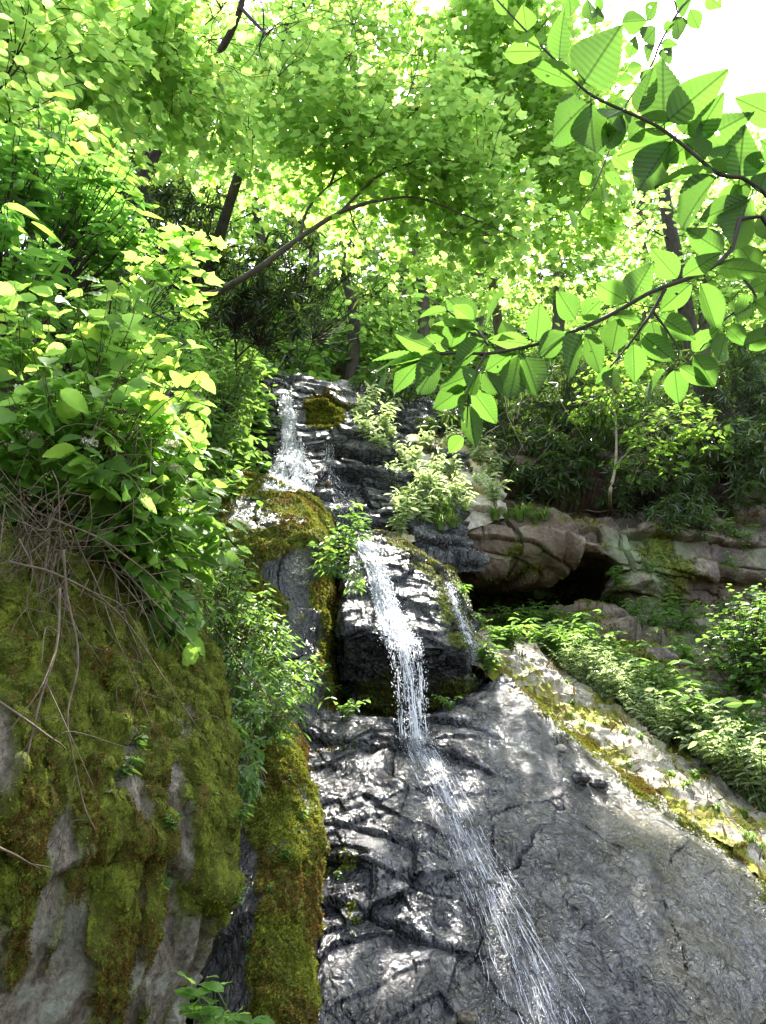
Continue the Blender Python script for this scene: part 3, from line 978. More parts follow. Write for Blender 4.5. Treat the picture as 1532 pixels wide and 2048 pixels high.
# ------------------------------------------------------------------ leaf templates: base at the origin, tip along +Y, upper side +Z
def leaf_two(outline, fold=0.12, droop=0.12):
    """Folded leaf from the half outline [(halfwidth, y)...]: two n-gon halves about the midrib."""
    half = [(0.0, 0.0)] + outline + [(0.0, 1.0)]
    V, Fc, uv = [], [], []
    for sgn in (1, -1):
        off = len(V)
        for x, y in half:
            V.append([sgn * x, y, fold * x - droop * y * y])
            uv.append([0.5 + sgn * x, y])
        ids = list(range(off, off + len(half)))
        Fc.append(tuple(ids if sgn > 0 else ids[::-1]))
    return np.array(V), Fc, np.array(uv)


MAPLE = leaf_two([(0.26, -0.08), (0.46, 0.12), (0.44, 0.36), (0.56, 0.66), (0.34, 0.60), (0.22, 0.68)], 0.15, 0.15)
OVATE = leaf_two([(0.20, 0.02), (0.34, 0.2), (0.37, 0.4), (0.29, 0.64), (0.15, 0.86)], 0.2, 0.22)
LANCE = leaf_two([(0.09, 0.1), (0.17, 0.35), (0.15, 0.6), (0.06, 0.87)], 0.25, 0.25)
SIMPLE = leaf_two([(0.26, 0.15), (0.34, 0.45), (0.2, 0.78)], 0.2, 0.15)
WILLOW = leaf_two([(0.06, 0.15), (0.10, 0.45), (0.06, 0.8)], 0.2, 0.3)


def whorl(n, base, tilt):
    """A whorl of n drooping leaves round a shoot tip along +Z."""
    V, Fc, uv = [], [], []
    for k in range(n):
        a = 2 * math.pi * k / n + 0.3 * (k % 2)
        Y = np.array([math.cos(a), math.sin(a), tilt + 0.25 * ((k * 7) % 3 - 1)])
        X, Y, Z = frames(Y[None], np.array([[0, 0, 1.0]]))
        off = len(V)
        for q, t in zip(base[0], base[2]):
            V.append(q[0] * X[0] + q[1] * Y[0] + q[2] * Z[0])
            uv.append(t)
        Fc += [tuple(i + off for i in f) for f in base[1]]
    return np.array(V), Fc, np.array(uv)


RHODO = whorl(7, WILLOW, -0.15)
FIVE = whorl(5, LANCE, 0.05)


def ovate_fine(nl=19, serr=0.011):
    """Broad toothed leaf as a grid across the midrib, cupped between the veins."""
    V, Fc, uv = [], [], []
    ys = np.linspace(0, 1, nl)
    for i, y in enumerate(ys):
        wdt = 0.33 * (math.sin(math.pi * min(1, y ** 0.72)) ** 0.8 if 0 < y < 1 else 0.0)
        if y == 0:
            wdt = 0.02
        wdt += serr * (1 if i % 2 else -1) * (0 < y < 1)
        for k in (-1, -0.5, 0, 0.5, 1):
            V.append([k * wdt, y + 0.05 * abs(k), 0.18 * abs(k) * wdt - 0.22 * y * y + 0.014 * math.sin(y * 24) * abs(k)])
            uv.append([0.5 + k * wdt, y])
    for i in range(nl - 1):
        for k in range(4):
            a = i * 5 + k
            Fc.append((a, a + 1, a + 6, a + 5))
    return np.array(V), Fc, np.array(uv)


HYDR = ovate_fine()

# ------------------------------------------------------------------ plant materials
L_MAPLE = leaf_mat("maple_leaf", (0.075, 0.15, 0.03), (0.48, 0.78, 0.16), 0.66, 0.5, 0.3, 0.5, yellow=(0.75, 0.8, 0.12))
L_FAR = leaf_mat("forest_leaf", (0.065, 0.13, 0.025), (0.46, 0.74, 0.16), 0.64, 0.55, 0.25, 0.5, yellow=(0.6, 0.76, 0.13))
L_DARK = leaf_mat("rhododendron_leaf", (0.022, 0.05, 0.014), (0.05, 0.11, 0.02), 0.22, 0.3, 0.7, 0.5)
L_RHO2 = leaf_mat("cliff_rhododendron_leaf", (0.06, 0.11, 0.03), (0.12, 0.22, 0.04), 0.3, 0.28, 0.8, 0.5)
L_HYD = leaf_mat("hydrangea_leaf", (0.1, 0.2, 0.04), (0.4, 0.7, 0.12), 0.55, 0.5, 0.3, 0.4, yellow=(0.5, 0.6, 0.03))
L_BUCK = leaf_mat("lance_leaf", (0.07, 0.16, 0.03), (0.26, 0.58, 0.08), 0.52, 0.42, 0.35, 0.4)
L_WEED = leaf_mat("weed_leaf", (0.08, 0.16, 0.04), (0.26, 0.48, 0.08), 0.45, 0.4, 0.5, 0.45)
L_WEEDS = leaf_mat("weed_leaf_painted_sunlit", (0.36, 0.42, 0.24), (0.58, 0.74, 0.3), 0.5, 0.3, 0.9, 0.4)  # weed leaf with glaring sunlight put into its whitened colour
L_YEL = leaf_mat("sapling_leaf", (0.1, 0.17, 0.03), (0.28, 0.5, 0.07), 0.5, 0.5, 0.3, 0.4)
L_BIRCH = leaf_mat("birch_leaf", (0.06, 0.12, 0.022), (0.125, 0.28, 0.036), 0.56, 0.5, 0.25, 0.28, veins=True, yellow=(0.17, 0.36, 0.036))
L_GRASS = leaf_mat("grass_blade", (0.1, 0.18, 0.03), (0.25, 0.42, 0.05), 0.4, 0.5, 0.3, 0.5)
B_DARK = plain_mat("dark_bark", (0.025, 0.02, 0.016), (0.075, 0.06, 0.048), 14, 0.85, 0.3, 0.8, (1, 1, 0.35))
B_GREY = plain_mat("grey_bark", (0.05, 0.045, 0.035), (0.14, 0.12, 0.09), 12, 0.85, 0.3, 0.6, (1, 1, 0.4))
B_PALE = plain_mat("pale_root_bark", (0.2, 0.16, 0.11), (0.42, 0.36, 0.27), 12, 0.85, 0.3, 0.6)
B_GREEN = plain_mat("green_stem", (0.05, 0.08, 0.02), (0.11, 0.15, 0.04), 20, 0.6, 0.3, 0.2)
B_DRY = plain_mat("dry_stem", (0.06, 0.044, 0.03), (0.2, 0.155, 0.105), 20, 0.85, 0.2, 0.4)
M_FLOWER = leaf_mat("cream_flower", (0.62, 0.62, 0.5), (0.5, 0.5, 0.35), 0.3, 0.7, 0.2, 0.2, yellow=(0.6, 0.6, 0.4))


def np_mesh(name, parts, mat, parent, smooth=True):
    V, l, s, u = join(parts)
    return link(name, mesh_np(name, V, l, s, u, smooth), mat, parent)


def ell(c, r, n, shell=0.0):
    x = unit(rng.normal(size=(n, 3))) * (rng.random((n, 1)) ** (1 / 3) * (1 - shell) + shell)
    return np.asarray(c) + x * np.asarray(r)


def even(p, n):
    """n of the points p, picked so that they spread out evenly."""
    out = [0]
    d = np.linalg.norm(p - p[0], axis=1)
    for _ in range(n - 1):
        k = int(np.argmax(d))
        out.append(k)
        d = np.minimum(d, np.linalg.norm(p - p[k], axis=1))
    return p[out]


def leaf_dirs(n, heading, spread=0.9, droop=0.25):
    """Random tip directions round a heading (n,3), mostly horizontal and a little drooping."""
    d = unit(heading) + rng.normal(size=(n, 3)) * spread * np.array([1, 1, 0.4])
    d[:, 2] -= droop
    return unit(d)


SUN_CUTS = [(P(u, v, d), r) for u, v, d, r in [(1230, 1490, 7.6, 0.7), (1430, 1590, 7.3, 0.6), (1520, 1650, 7.0, 0.6), (1340, 1530, 7.6, 0.6), (1060, 1345, 8.5, 0.6), (1140, 1400, 8.2, 0.5),  # spots to be sunlit; foliage toward the sun is cut away for them
                                            (1250, 1430, 8.1, 0.6), (1400, 1500, 7.8, 0.7), (1500, 1560, 7.6, 0.6), (580, 860, 11.6, 0.8), (575, 970, 10.8, 0.7), (560, 1000, 9.2, 0.7), (640, 830, 12.4, 0.6), (600, 1040, 9.0, 0.4), (450, 980, 9.4, 0.5),
                                            (740, 1110, 9.0, 0.6), (830, 1140, 8.9, 0.5), (800, 1260, 8.1, 0.4), (870, 930, 11.6, 1.0), (960, 960, 11.8, 0.8), (1050, 1010, 11.8, 0.6), (720, 900, 11.6, 0.6),
                                            (240, 690, 2.8, 0.35), (140, 820, 2.65, 0.4), (300, 900, 2.9, 0.3), (390, 1050, 3.3, 0.3), (60, 700, 2.7, 0.3), (520, 1300, 6.2, 0.4),
                                            (1400, 860, 13, 1.0), (1250, 780, 12.3, 0.8), (1480, 1040, 12.2, 0.7), (1500, 1240, 9, 0.6), (300, 450, 3.3, 0.5), (100, 420, 3.2, 0.5), (200, 960, 2.8, 0.45), (330, 1000, 3.1, 0.4), (60, 880, 2.6, 0.4), (250, 800, 2.8, 0.4),
                                            (1200, 1370, 9.5, 0.7), (1300, 1440, 9.2, 0.7), (1400, 1510, 8.9, 0.7), (1500, 1580, 8.6, 0.7)]]
SDV = np.array(sd)


def clear_sun_cuts(p, keep=0.02):
    """False for leaves in the corridors cut through the crowns toward the sun to light chosen spots."""
    m = np.ones(len(p), bool)
    for c, r in SUN_CUTS:
        w_ = p - c
        t = w_ @ SDV
        dist = np.linalg.norm(w_ - t[:, None] * SDV, axis=1)
        m &= ~((t > 1.6) & (dist < r * (0.8 + 0.4 * rng.random(len(p)))))
    m = m | (rng.random(len(p)) < keep)
    for u, v, d, r in [(690, 1740, 5.8, 0.3), (720, 1900, 5.4, 0.3), (760, 1660, 6.1, 0.25), (690, 2010, 5.1, 0.3), (1010, 2000, 5.2, 0.3), (900, 1540, 6.6, 0.25), (1080, 1560, 6.7, 0.3), (1250, 1850, 5.7, 0.3), (1000, 1440, 7.3, 0.3), (640, 1560, 6.3, 0.2)]:
        w_ = p - P(u, v, d)                              # crowns thinned on purpose along the sun's path to throw broken light on the slab
        t = w_ @ SDV
        dist = np.linalg.norm(w_ - t[:, None] * SDV, axis=1)
        m &= ~((t > 1.6) & (dist < r) & (rng.random(len(p)) < 0.7))
    return m


def make_tree(name, label, cat, trunk, r0, r1, limbs, blobs, tmpl, size, leafm, barkm, per=14, spread=0.32, group=None, twig_r=0.005, tilt=0.28, droop=0.2, max_twig=1.4, thin=0.6):
    """trunk and limbs: polylines of (u, v, d); blobs: (u, v, d, ru_px, rv_px, rd_m, n_sprays)."""
    tp = smooth_line([P(*q) for q in trunk], 26)
    base = Vector(tp[0])
    ro = root(name, base, label, cat, group)
    np_mesh("trunk", [tube(tp, r0, r1, 10, 0.04)], barkm, ro)
    sk, rad = [tp[6:]], [np.linspace(r0, r1, 26)[6:]]
    bp = []
    for lb in limbs:
        lp = smooth_line([P(*q) for q in lb[:-1]], 18)
        bp.append(tube(lp, lb[-1], lb[-1] * 0.3, 7, 0.05))
        sk.append(lp)
        rad.append(np.linspace(lb[-1], lb[-1] * 0.3, 18))
    S0 = np.concatenate(sk)
    R0 = np.concatenate(rad)
    leaf_pos, leaf_dir = [], []
    for (u, v, d, ru, rv, rd, ns) in blobs:
        ns = max(2, int(ns * thin))
        c = P(u, v, d)
        px = d / F * 1.05
        rz = rv * px
        # a limb from the skeleton to the blob
        k = np.argmin(np.linalg.norm((S0 - c) * np.array([1, 1, 0.7]), axis=1))
        a = S0[k]
        mid = 0.5 * (a + c) + rng.normal(size=3) * 0.08 * np.linalg.norm(c - a) - np.array([0, 0, 0.08]) * np.linalg.norm(c - a)
        lp = smooth_line([a, mid, c], 14)
        rr = min(R0[k] * 0.7, 0.012 + 0.008 * np.linalg.norm(c - a))
        bp.append(tube(lp, rr, rr * 0.3, 6, 0.05))
        # secondary limbs
        S1 = [lp[5:]]
        for q in range(max(2, ns // 14)):
            e = ell(c, (ru * px * 0.85, rd * 0.85, rz * 0.85), 1)[0]
            j = lp[rng.integers(4, 13)]
            m2 = 0.5 * (j + e) + rng.normal(size=3) * 0.1 * np.linalg.norm(e - j)
            l2 = smooth_line([j, m2, e], 10)
            bp.append(tube(l2, rr * 0.45, twig_r * 0.8, 5, 0.05))
            S1.append(l2[2:])
        S1 = np.concatenate(S1)
        E = even(ell(c, (ru * px, rd, rz), ns * 5), ns)
        for e in E:
            dist = np.linalg.norm(S1 - e, axis=1)
            j = S1[np.argmin(dist)]
            L = np.linalg.norm(e - j)
            if L > max_twig:
                j = e + (j - e) * max_twig / L
            h = unit((e - j) * np.array([1, 1, 0.35]) + rng.normal(size=3) * np.array([0.35, 0.35, 0.08]) * max(L, 0.1))
            tip = e + h * spread
            l3 = smooth_line([j, 0.5 * (j + e) + np.array([0, 0, 0.04]), e, tip - np.array([0, 0, 0.1 * spread])], 8)
            bp.append(tube(l3, twig_r, twig_r * 0.4, 4))
            t = rng.random(per)
            side = np.cross(h, [0, 0, 1.0])
            sg = np.where(rng.random(per) < 0.5, 1, -1)[:, None]
            on = e + (tip - e) * (t * 1.7 - 0.7)[:, None]
            leaf_pos.append(on + rng.normal(size=(per, 3)) * spread * np.array([0.38, 0.38, 0.13]))
            leaf_dir.append(h + sg * side * rng.uniform(0.3, 1.3, (per, 1)))
    np_mesh("branches", bp, barkm, ro)
    pos, ld = np.concatenate(leaf_pos), np.concatenate(leaf_dir)
    ok = clear_sun_cuts(pos) if name != "sapling" else np.ones(len(pos), bool)
    pos, ld = pos[ok], ld[ok]
    n = len(pos)
    Yd = leaf_dirs(n, ld, 0.35, droop)
    X, Y, Z = frames(Yd, np.array([0, 0, 1.0]) + rng.normal(size=(n, 3)) * tilt)
    np_mesh("crown", [place(tmpl, pos, X, Y, Z, size * rng.uniform(0.6, 1.2, n))], leafm, ro)
    return ro


def make_shrub(name, label, cat, base, blobs, tmpl, size, leafm, stemm, group=None, per=5, spread=0.12, tilt=0.4, droop=0.35, toward=0.0, stem_r=0.005, whorled=False, up=1.0):
    """Woody or leafy shrub: stems fan from base to shoots in the blobs, leaves along each shoot."""
    b = P(*base) if len(base) == 3 and not isinstance(base, np.ndarray) else np.asarray(base)
    ro = root(name, Vector(b), label, cat, group)
    bp, lpos, ldir = [], [], []
    for (u, v, d, ru, rv, rd, ns) in blobs:
        c = P(u, v, d)
        px = d / F * 1.05
        hub = b + (c - b) * 0.55 + rng.normal(size=3) * 0.05
        bp.append(tube(smooth_line([b, 0.5 * (b + hub) + rng.normal(size=3) * 0.04, hub], 8), stem_r * 2, stem_r * 1.2, 6, 0.05))
        for e in ell(c, (ru * px, rd, rv * px), ns):
            h = unit((e - hub) + np.array([0, 0, 0.25]) * np.linalg.norm(e - hub))
            tip = e + h * spread
            l3 = smooth_line([hub, 0.5 * (hub + e) + rng.normal(size=3) * 0.05 - np.array([0, 0, 0.04]), e, tip], 9)
            bp.append(tube(l3, stem_r, stem_r * 0.35, 4))
            t = rng.random(per) if not whorled else np.ones(per)
            lpos.append(e + (tip - e) * (t * 1.8 - 0.8)[:, None] + rng.normal(size=(per, 3)) * spread * 0.15)
            a = rng.random(per) * 2 * np.pi
            ldir.append(0.5 * h + np.stack([np.cos(a), np.sin(a) - toward, 0 * a], -1))
    np_mesh("stems", bp, stemm, ro)
    pos, ldir = np.concatenate(lpos), np.concatenate(ldir)
    if whorled and b[1] < 11.7:
        ok = clear_sun_cuts(pos)
        pos, ldir = pos[ok], ldir[ok]
    n = len(pos)
    if whorled:
        Zd = unit(np.array([0, 0, up]) + rng.normal(size=(n, 3)) * 0.55)
        X, Y, Z = frames(rng.normal(size=(n, 3)), Zd)
        Z = np.cross(X, Y)
        X, Y, Z = X, Y, Z
        # frames() keeps Y, so rebuild with Z as the axis
        Z = Zd
        X = unit(np.cross(rng.normal(size=(n, 3)), Z))
        Y = np.cross(Z, X)
    else:
        Yd = leaf_dirs(n, ldir, 0.3, droop)
        X, Y, Z = frames(Yd, np.array([0, -0.15, 1.0]) + rng.normal(size=(n, 3)) * tilt)
    np_mesh("foliage", [place(tmpl, pos, X, Y, Z, size * rng.uniform(0.55, 1.2, n))], leafm, ro)
    return ro


def weed_proto(name, label, cat, h, n_st, tmpl, size, leafm, lean=0.35, pairs=7, group=None, arch=0.25, flop=0.3):
    """A leafy herb about h tall: n_st arching stems with leaves up each."""
    ro = root(name, (0, 0, 0), label, cat, group)
    bp, pos, dr = [], [], []
    for k in range(n_st):
        a = rng.random() * 2 * math.pi
        out = np.array([math.cos(a), math.sin(a), 0])
        hh = h * rng.uniform(0.6, 1.1)
        l = lean * rng.uniform(0.2, 1.3) * hh
        st = out * h * 0.08 * rng.random()
        p = smooth_line([st, st + out * l * 0.3 + [0, 0, hh * 0.5], st + out * l + [0, 0, hh * (1 - arch * rng.random())]], 10)
        bp.append(tube(p, 0.004 + 0.003 * h, 0.0015, 4))
        for i in range(pairs):
            t = 0.25 + 0.75 * (i + rng.random()) / pairs
            q = p[min(9, int(t * 9.99))]
            b = rng.random() * 2 * math.pi
            for sg in (0, math.pi):
                pos.append(q)
                dr.append([math.cos(b + sg), math.sin(b + sg), 0.15])
    np_mesh("stems", bp, B_GREEN, ro)
    pos, dr = np.array(pos), np.array(dr)
    n = len(pos)
    X, Y, Z = frames(leaf_dirs(n, dr, 0.25, 0.2), np.array([0, 0, 1.0]) + rng.normal(size=(n, 3)) * flop)
    np_mesh("foliage", [place(tmpl, pos, X, Y, Z, size * rng.uniform(0.45, 1.2, n))], leafm, ro)
    return ro


def grass_proto(name, label, h, n, leafm):
    ro = root(name, (0, 0, 0), label, "grass")
    parts = []
    a = rng.random(n) * 2 * np.pi
    for k in range(n):
        out = np.array([math.cos(a[k]), math.sin(a[k]), 0])
        hh = h * rng.uniform(0.5, 1.1)
        l = hh * rng.uniform(0.3, 1.0)
        st = out * 0.25 * h * rng.random()
        p = smooth_line([st, st + out * l * 0.3 + [0, 0, hh * 0.75], st + out * l + [0, 0, hh * rng.uniform(0.3, 0.8)]], 6)
        sd = np.cross(out, [0, 0, 1.0]) * 0.006
        wd = np.array([1, 1, .9, .7, .45, .05])[:, None]
        V = np.concatenate([p - sd * wd, p + sd * wd])
        q = np.array([[i, i + 6, i + 7, i + 1] for i in range(5)])
        parts.append((V, q.ravel(), np.arange(0, 20, 4), None))
    np_mesh("blades", parts, leafm, ro)
    return ro


# ------------------------------------------------------------------ trees of the gorge
make_tree("maple_tree", "slender maple arching out over the waterfall with a long bare curved limb", "tree",
          [(300, 720, 9.00), (370, 615, 8.60), (440, 582, 8.30), (520, 535, 8.10), (600, 475, 8.00), (680, 425, 7.90), (740, 404, 7.80)], 0.055, 0.022,
          [((600, 475, 8.00), (615, 420, 7.90), (660, 370, 7.80), (730, 330, 7.60), 0.022), ((680, 425, 7.90), (760, 350, 7.70), (860, 320, 7.60), (960, 330, 7.60), 0.02),
           ((740, 404, 7.80), (830, 395, 7.80), (930, 430, 7.90), (1040, 480, 8.10), 0.018), ((660, 370, 7.80), (700, 280, 7.60), (790, 230, 7.40), (830, 150, 7.30), (850, 40, 7.30), 0.018),
           ((740, 330, 7.60), (800, 250, 7.60), (880, 195, 7.60), (990, 190, 7.80), 0.014)],
          [(560, 180, 7.30, 120, 90, 0.7, 60), (700, 110, 7.20, 120, 90, 0.8, 70), (690, 260, 7.40, 130, 70, 0.7, 80), (830, 200, 7.50, 130, 110, 0.8, 110), (930, 330, 7.80, 120, 80, 0.8, 80),
           (820, 360, 7.80, 130, 60, 0.7, 70), (990, 440, 8.20, 100, 80, 0.7, 55), (620, 330, 7.70, 90, 50, 0.5, 30), (720, 470, 8.30, 100, 55, 0.6, 22), (900, 500, 8.40, 120, 60, 0.6, 30)],
          MAPLE, 0.12, L_MAPLE, B_GREY, 12, 0.3)
make_tree("maple_tree", "pale green maple with upright slim limbs in front of the open sky", "tree",
          [(1010, 760, 13.2), (985, 560, 12.4), (960, 380, 11.8), (940, 150, 11.4), (935, -150, 11.2)], 0.11, 0.04,
          [((985, 560, 12.4), (1060, 430, 11.5), (1120, 330, 11.0), (1150, 230, 10.8), 0.03), ((960, 380, 11.8), (900, 220, 11.0), (880, 60, 10.6), 0.03)],
          [(900, 60, 9.6, 140, 110, 1.2, 110), (1040, 110, 9.8, 110, 110, 1.2, 90), (1060, 260, 10.2, 130, 110, 1.3, 130), (1130, 400, 10.6, 120, 90, 1.3, 95), (1000, 540, 11.6, 130, 70, 1.0, 45),
           (1080, 560, 11.5, 110, 70, 1.0, 40), (960, 220, 10.5, 120, 120, 1.0, 80), (1180, 300, 11, 100, 80, 1.2, 60), (1170, 470, 11.5, 80, 60, 1, 35), (1020, -80, 10, 200, 120, 1.2, 110), (1180, 180, 10.5, 70, 90, 1, 40)],
          MAPLE, 0.15, L_MAPLE, B_GREY, 12, 0.42, max_twig=1.8, thin=0.85)
make_tree("maple_tree", "forked dark maple leaning over the shrubs on the near bank", "tree",
          [(250, 520, 7.4), (275, 400, 7.2), (320, 290, 7.0), (370, 210, 6.8), (430, 120, 6.5), (480, 20, 6.2), (500, -120, 6.0)], 0.075, 0.025,
          [((275, 400, 7.2), (290, 320, 7.0), (300, 270, 6.8), (250, 180, 6.5), (245, 60, 6.2), 0.035), ((370, 210, 6.8), (380, 150, 6.7), (300, 80, 6.0), 0.022)],
          [(270, 70, 4.9, 130, 80, 0.7, 80), (420, 80, 5.2, 110, 80, 0.7, 70), (120, 60, 4.3, 130, 90, 0.6, 55), (330, 180, 5.4, 130, 60, 0.6, 60), (160, 170, 4.8, 130, 60, 0.5, 45), (540, 60, 5.6, 90, 80, 0.6, 45),
           (440, 270, 6.2, 100, 60, 0.5, 35), (230, 270, 6.2, 120, 50, 0.6, 35)],
          MAPLE, 0.1, L_MAPLE, B_DARK, 12, 0.28)
make_tree("maple_tree", "thin maple leaning up through the dark rhododendrons", "tree",
          [(400, 620, 9.2), (440, 470, 8.8), (490, 310, 8.4), (520, 220, 8.2), (560, 120, 8.0), (590, -40, 7.8)], 0.09, 0.03,
          [((490, 310, 8.4), (440, 200, 8.2), (400, 110, 8.0), 0.03), ((520, 220, 8.2), (600, 170, 8.0), (660, 100, 7.9), 0.025)],
          [(440, 150, 7.8, 130, 100, 0.9, 70), (590, 120, 7.8, 130, 100, 0.9, 80), (650, 10, 7.8, 130, 80, 0.9, 70), (330, 60, 7.6, 130, 80, 0.9, 60), (500, 330, 8.4, 120, 60, 0.7, 40), (760, 30, 8.2, 110, 70, 0.9, 55), (690, -40, 8.4, 160, 60, 0.9, 60), (860, -30, 9, 120, 50, 0.9, 40)],
          MAPLE, 0.115, L_MAPLE, B_DARK, 12, 0.34)
make_tree("maple_tree", "young leafy tree filling the frame edge above the near shrubs", "tree",
          [(-120, 700, 4.2), (-90, 500, 4.1), (-60, 300, 4.0), (-40, 100, 3.9), (-30, -100, 3.8)], 0.05, 0.02, [],
          [(30, 120, 3.6, 100, 110, 0.5, 60), (20, 260, 3.5, 100, 60, 0.4, 36), (90, 20, 3.8, 110, 60, 0.5, 40), (-120, 200, 3.6, 100, 120, 0.5, 40)],
          SIMPLE, 0.1, L_MAPLE, B_DARK, 11, 0.24)

far = [  # u, v_base, d, v_top, half width px, crown density, label, bark
    (160, 620, 11.5, 120, 150, 130, "low crowned tree behind the long pointed leaves", B_DARK),
    (520, 640, 15, 250, 150, 130, "leafy tree between the long curved limb and the dark thicket", B_DARK),
    (840, 690, 17, 400, 150, 120, "low leafy tree above the cascade behind the hanging limb leaves", B_GREY),
    (60, 640, 13, 0, 170, 150, "tall tree behind the near shrubs with a crown lit yellow green", B_DARK),
    (250, 560, 16, 60, 190, 190, "straight trunked tree standing high behind the forked maple", B_DARK),
    (420, 560, 20, 80, 190, 170, "leafy tree high on the slope seen through the forked maple", B_GREY),
    (620, 620, 22, 200, 200, 150, "leafy tree above the head of the waterfall", B_GREY),
    (800, 660, 24, 230, 190, 150, "tree on the slope behind the long curved limb", B_GREY),
    (950, 670, 21, 260, 150, 110, "pale tree behind the hanging birch leaves", B_GREY),
    (700, 720, 16, 440, 120, 100, "low leafy tree just above the cascade rocks", B_DARK),
    (1110, 690, 19, 280, 150, 150, "tree behind the cliff with a rounded soft green crown", B_GREY),
    (1400, 720, 18, 330, 150, 120, "soft green tree behind the dark trunk on the cliff", B_GREY),
    (1290, 700, 23, 300, 130, 110, "farther hazy green tree between the birch leaves", B_GREY),
    (1530, 720, 20, 290, 150, 130, "sunlit tree at the cliff edge under the open sky", B_GREY),
    (-120, 600, 18, -200, 200, 140, "far tree beyond the shrubs at the frame edge", B_DARK),
    (1700, 740, 18, 180, 170, 110, "leafy tree beyond the cliff at the frame edge", B_GREY),
]
for u, vb, d, vt, hw, ns, lab, bk in far:
    H = vb - vt
    bl = []
    for k in range(6):
        f = (k + 0.5) / 6
        bl.append((u + rng.normal() * hw * 0.4, vb - H * (0.28 + 0.72 * f), d + rng.normal() * 0.8, hw * rng.uniform(0.55, 0.85), H * 0.14 + 30, 0.07 * d, int(ns / 3.2)))
    make_tree("forest_tree", lab, "tree", [(u, vb + 90, d), (u + 8, vb - H * 0.3, d), (u - 10, vb - H * 0.62, d), (u + 5, vb - H * 0.95, d)], 0.011 * d, 0.003 * d, [], bl,
              SIMPLE, 0.0125 * d + 0.02, L_FAR, bk, 12, 0.045 * d, group="forest trees on the slope", twig_r=0.0006 * d, max_twig=0.12 * d)
make_tree("forest_tree", "dark thick trunked tree standing on top of the cliff behind the birch leaves", "tree",
          [(1395, 840, 15), (1385, 700, 15), (1360, 560, 15), (1335, 430, 15), (1322, 330, 15), (1310, 200, 15)], 0.2, 0.12, [((1360, 560, 15), (1420, 470, 15), (1470, 420, 15), 0.05)],
          [(1270, 420, 14, 120, 70, 1.2, 50), (1420, 560, 14.5, 120, 70, 1.2, 45), (1230, 600, 14.5, 120, 60, 1.2, 45), (1480, 450, 14.5, 100, 70, 1.2, 40)],
          SIMPLE, 0.18, L_FAR, B_DARK, 12, 0.6, twig_r=0.008, max_twig=2)

# low growth over the slope under the trees
ii = rng.integers(0, HILLG.shape[0] - 1, 160000)
jj = rng.integers(0, HILLG.shape[1] - 1, 160000)
q = HILLG[ii, jj] + rng.normal(size=(160000, 3)) * 0.12
uu, vv = to_px(q)
clump = fbm(q * 0.8, 3, 202)
keep_ = (q[:, 1] > 7) & (q[:, 1] < 44) & (uu > -300) & (uu < 1900) & (clump > -0.25)
q, clump = q[keep_], clump[keep_]
n = len(q)
q[:, 2] += rng.random(n) * (0.35 + 1.1 * np.clip(clump + 0.25, 0, 1)) + 0.05
X, Y, Z = frames(leaf_dirs(n, rng.normal(size=(n, 3)) * [1, 1, 0.2], 0.2, 0.25), np.array([0, -0.2, 1.0]) + rng.normal(size=(n, 3)) * 0.4)
V, l, s, u = join([place(SIMPLE, q, X, Y, Z, (0.07 + 0.009 * q[:, 1]) * rng.uniform(0.6, 1.3, n))])
tag(link("undergrowth", mesh_np("undergrowth", V, l, s, u), L_WEED, None, Vector(q[0])), "low green undergrowth covering the slope under the trees", "undergrowth", None, "stuff")

# rhododendrons: the dark thicket by the head of the fall, and those on the cliff
rh = [
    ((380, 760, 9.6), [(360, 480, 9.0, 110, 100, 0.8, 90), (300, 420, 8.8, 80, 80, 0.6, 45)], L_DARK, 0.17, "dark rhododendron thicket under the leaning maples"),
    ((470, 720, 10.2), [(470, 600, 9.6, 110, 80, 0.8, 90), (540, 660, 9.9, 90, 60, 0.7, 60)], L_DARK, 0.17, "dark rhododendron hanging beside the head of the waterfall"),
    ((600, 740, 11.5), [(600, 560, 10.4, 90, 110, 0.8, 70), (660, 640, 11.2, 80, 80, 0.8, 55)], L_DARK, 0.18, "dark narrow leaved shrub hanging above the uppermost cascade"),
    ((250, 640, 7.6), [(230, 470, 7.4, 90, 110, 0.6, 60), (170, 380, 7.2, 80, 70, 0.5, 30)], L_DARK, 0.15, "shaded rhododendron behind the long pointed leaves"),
    ((1030, 960, 13.2), [(1080, 960, 12.5, 90, 30, 0.4, 50), (1010, 840, 13.2, 120, 70, 0.8, 110), (930, 870, 13, 70, 50, 0.6, 40), (1060, 925, 12.8, 100, 45, 0.6, 80)], L_RHO2, 0.2, "grey green rhododendron over the cliff edge beside the hanging birch leaves"),
    ((1150, 960, 13.6), [(1120, 800, 13.8, 110, 90, 0.9, 120), (1160, 910, 13.0, 100, 60, 0.7, 100)], L_RHO2, 0.2, "rhododendron behind the sapling with bare roots"),
    ((1300, 980, 13.4), [(1310, 880, 13.2, 120, 100, 0.9, 170), (1300, 975, 12.5, 90, 50, 0.6, 90), (1360, 1030, 12.0, 60, 40, 0.4, 40)], L_RHO2, 0.18, "dense dark green shrub hanging over the green stained cliff"),
    ((1440, 960, 13.6), [(1420, 800, 14, 140, 90, 0.9, 150), (1440, 940, 12.9, 110, 80, 0.8, 180)], L_RHO2, 0.2, "large glossy rhododendron on the cliff top under the dark trunk"),
    ((1580, 940, 13.8), [(1530, 760, 14.2, 130, 90, 0.9, 120), (1560, 900, 13.2, 100, 90, 0.8, 120)], L_RHO2, 0.2, "glossy rhododendron above the pale end of the cliff"),
    ((830, 880, 13.9), [(800, 800, 14.0, 90, 50, 0.7, 60), (880, 810, 14.2, 80, 40, 0.7, 40)], L_RHO2, 0.2, "rhododendron with shining leaves above the hollow behind the cascade"),
]
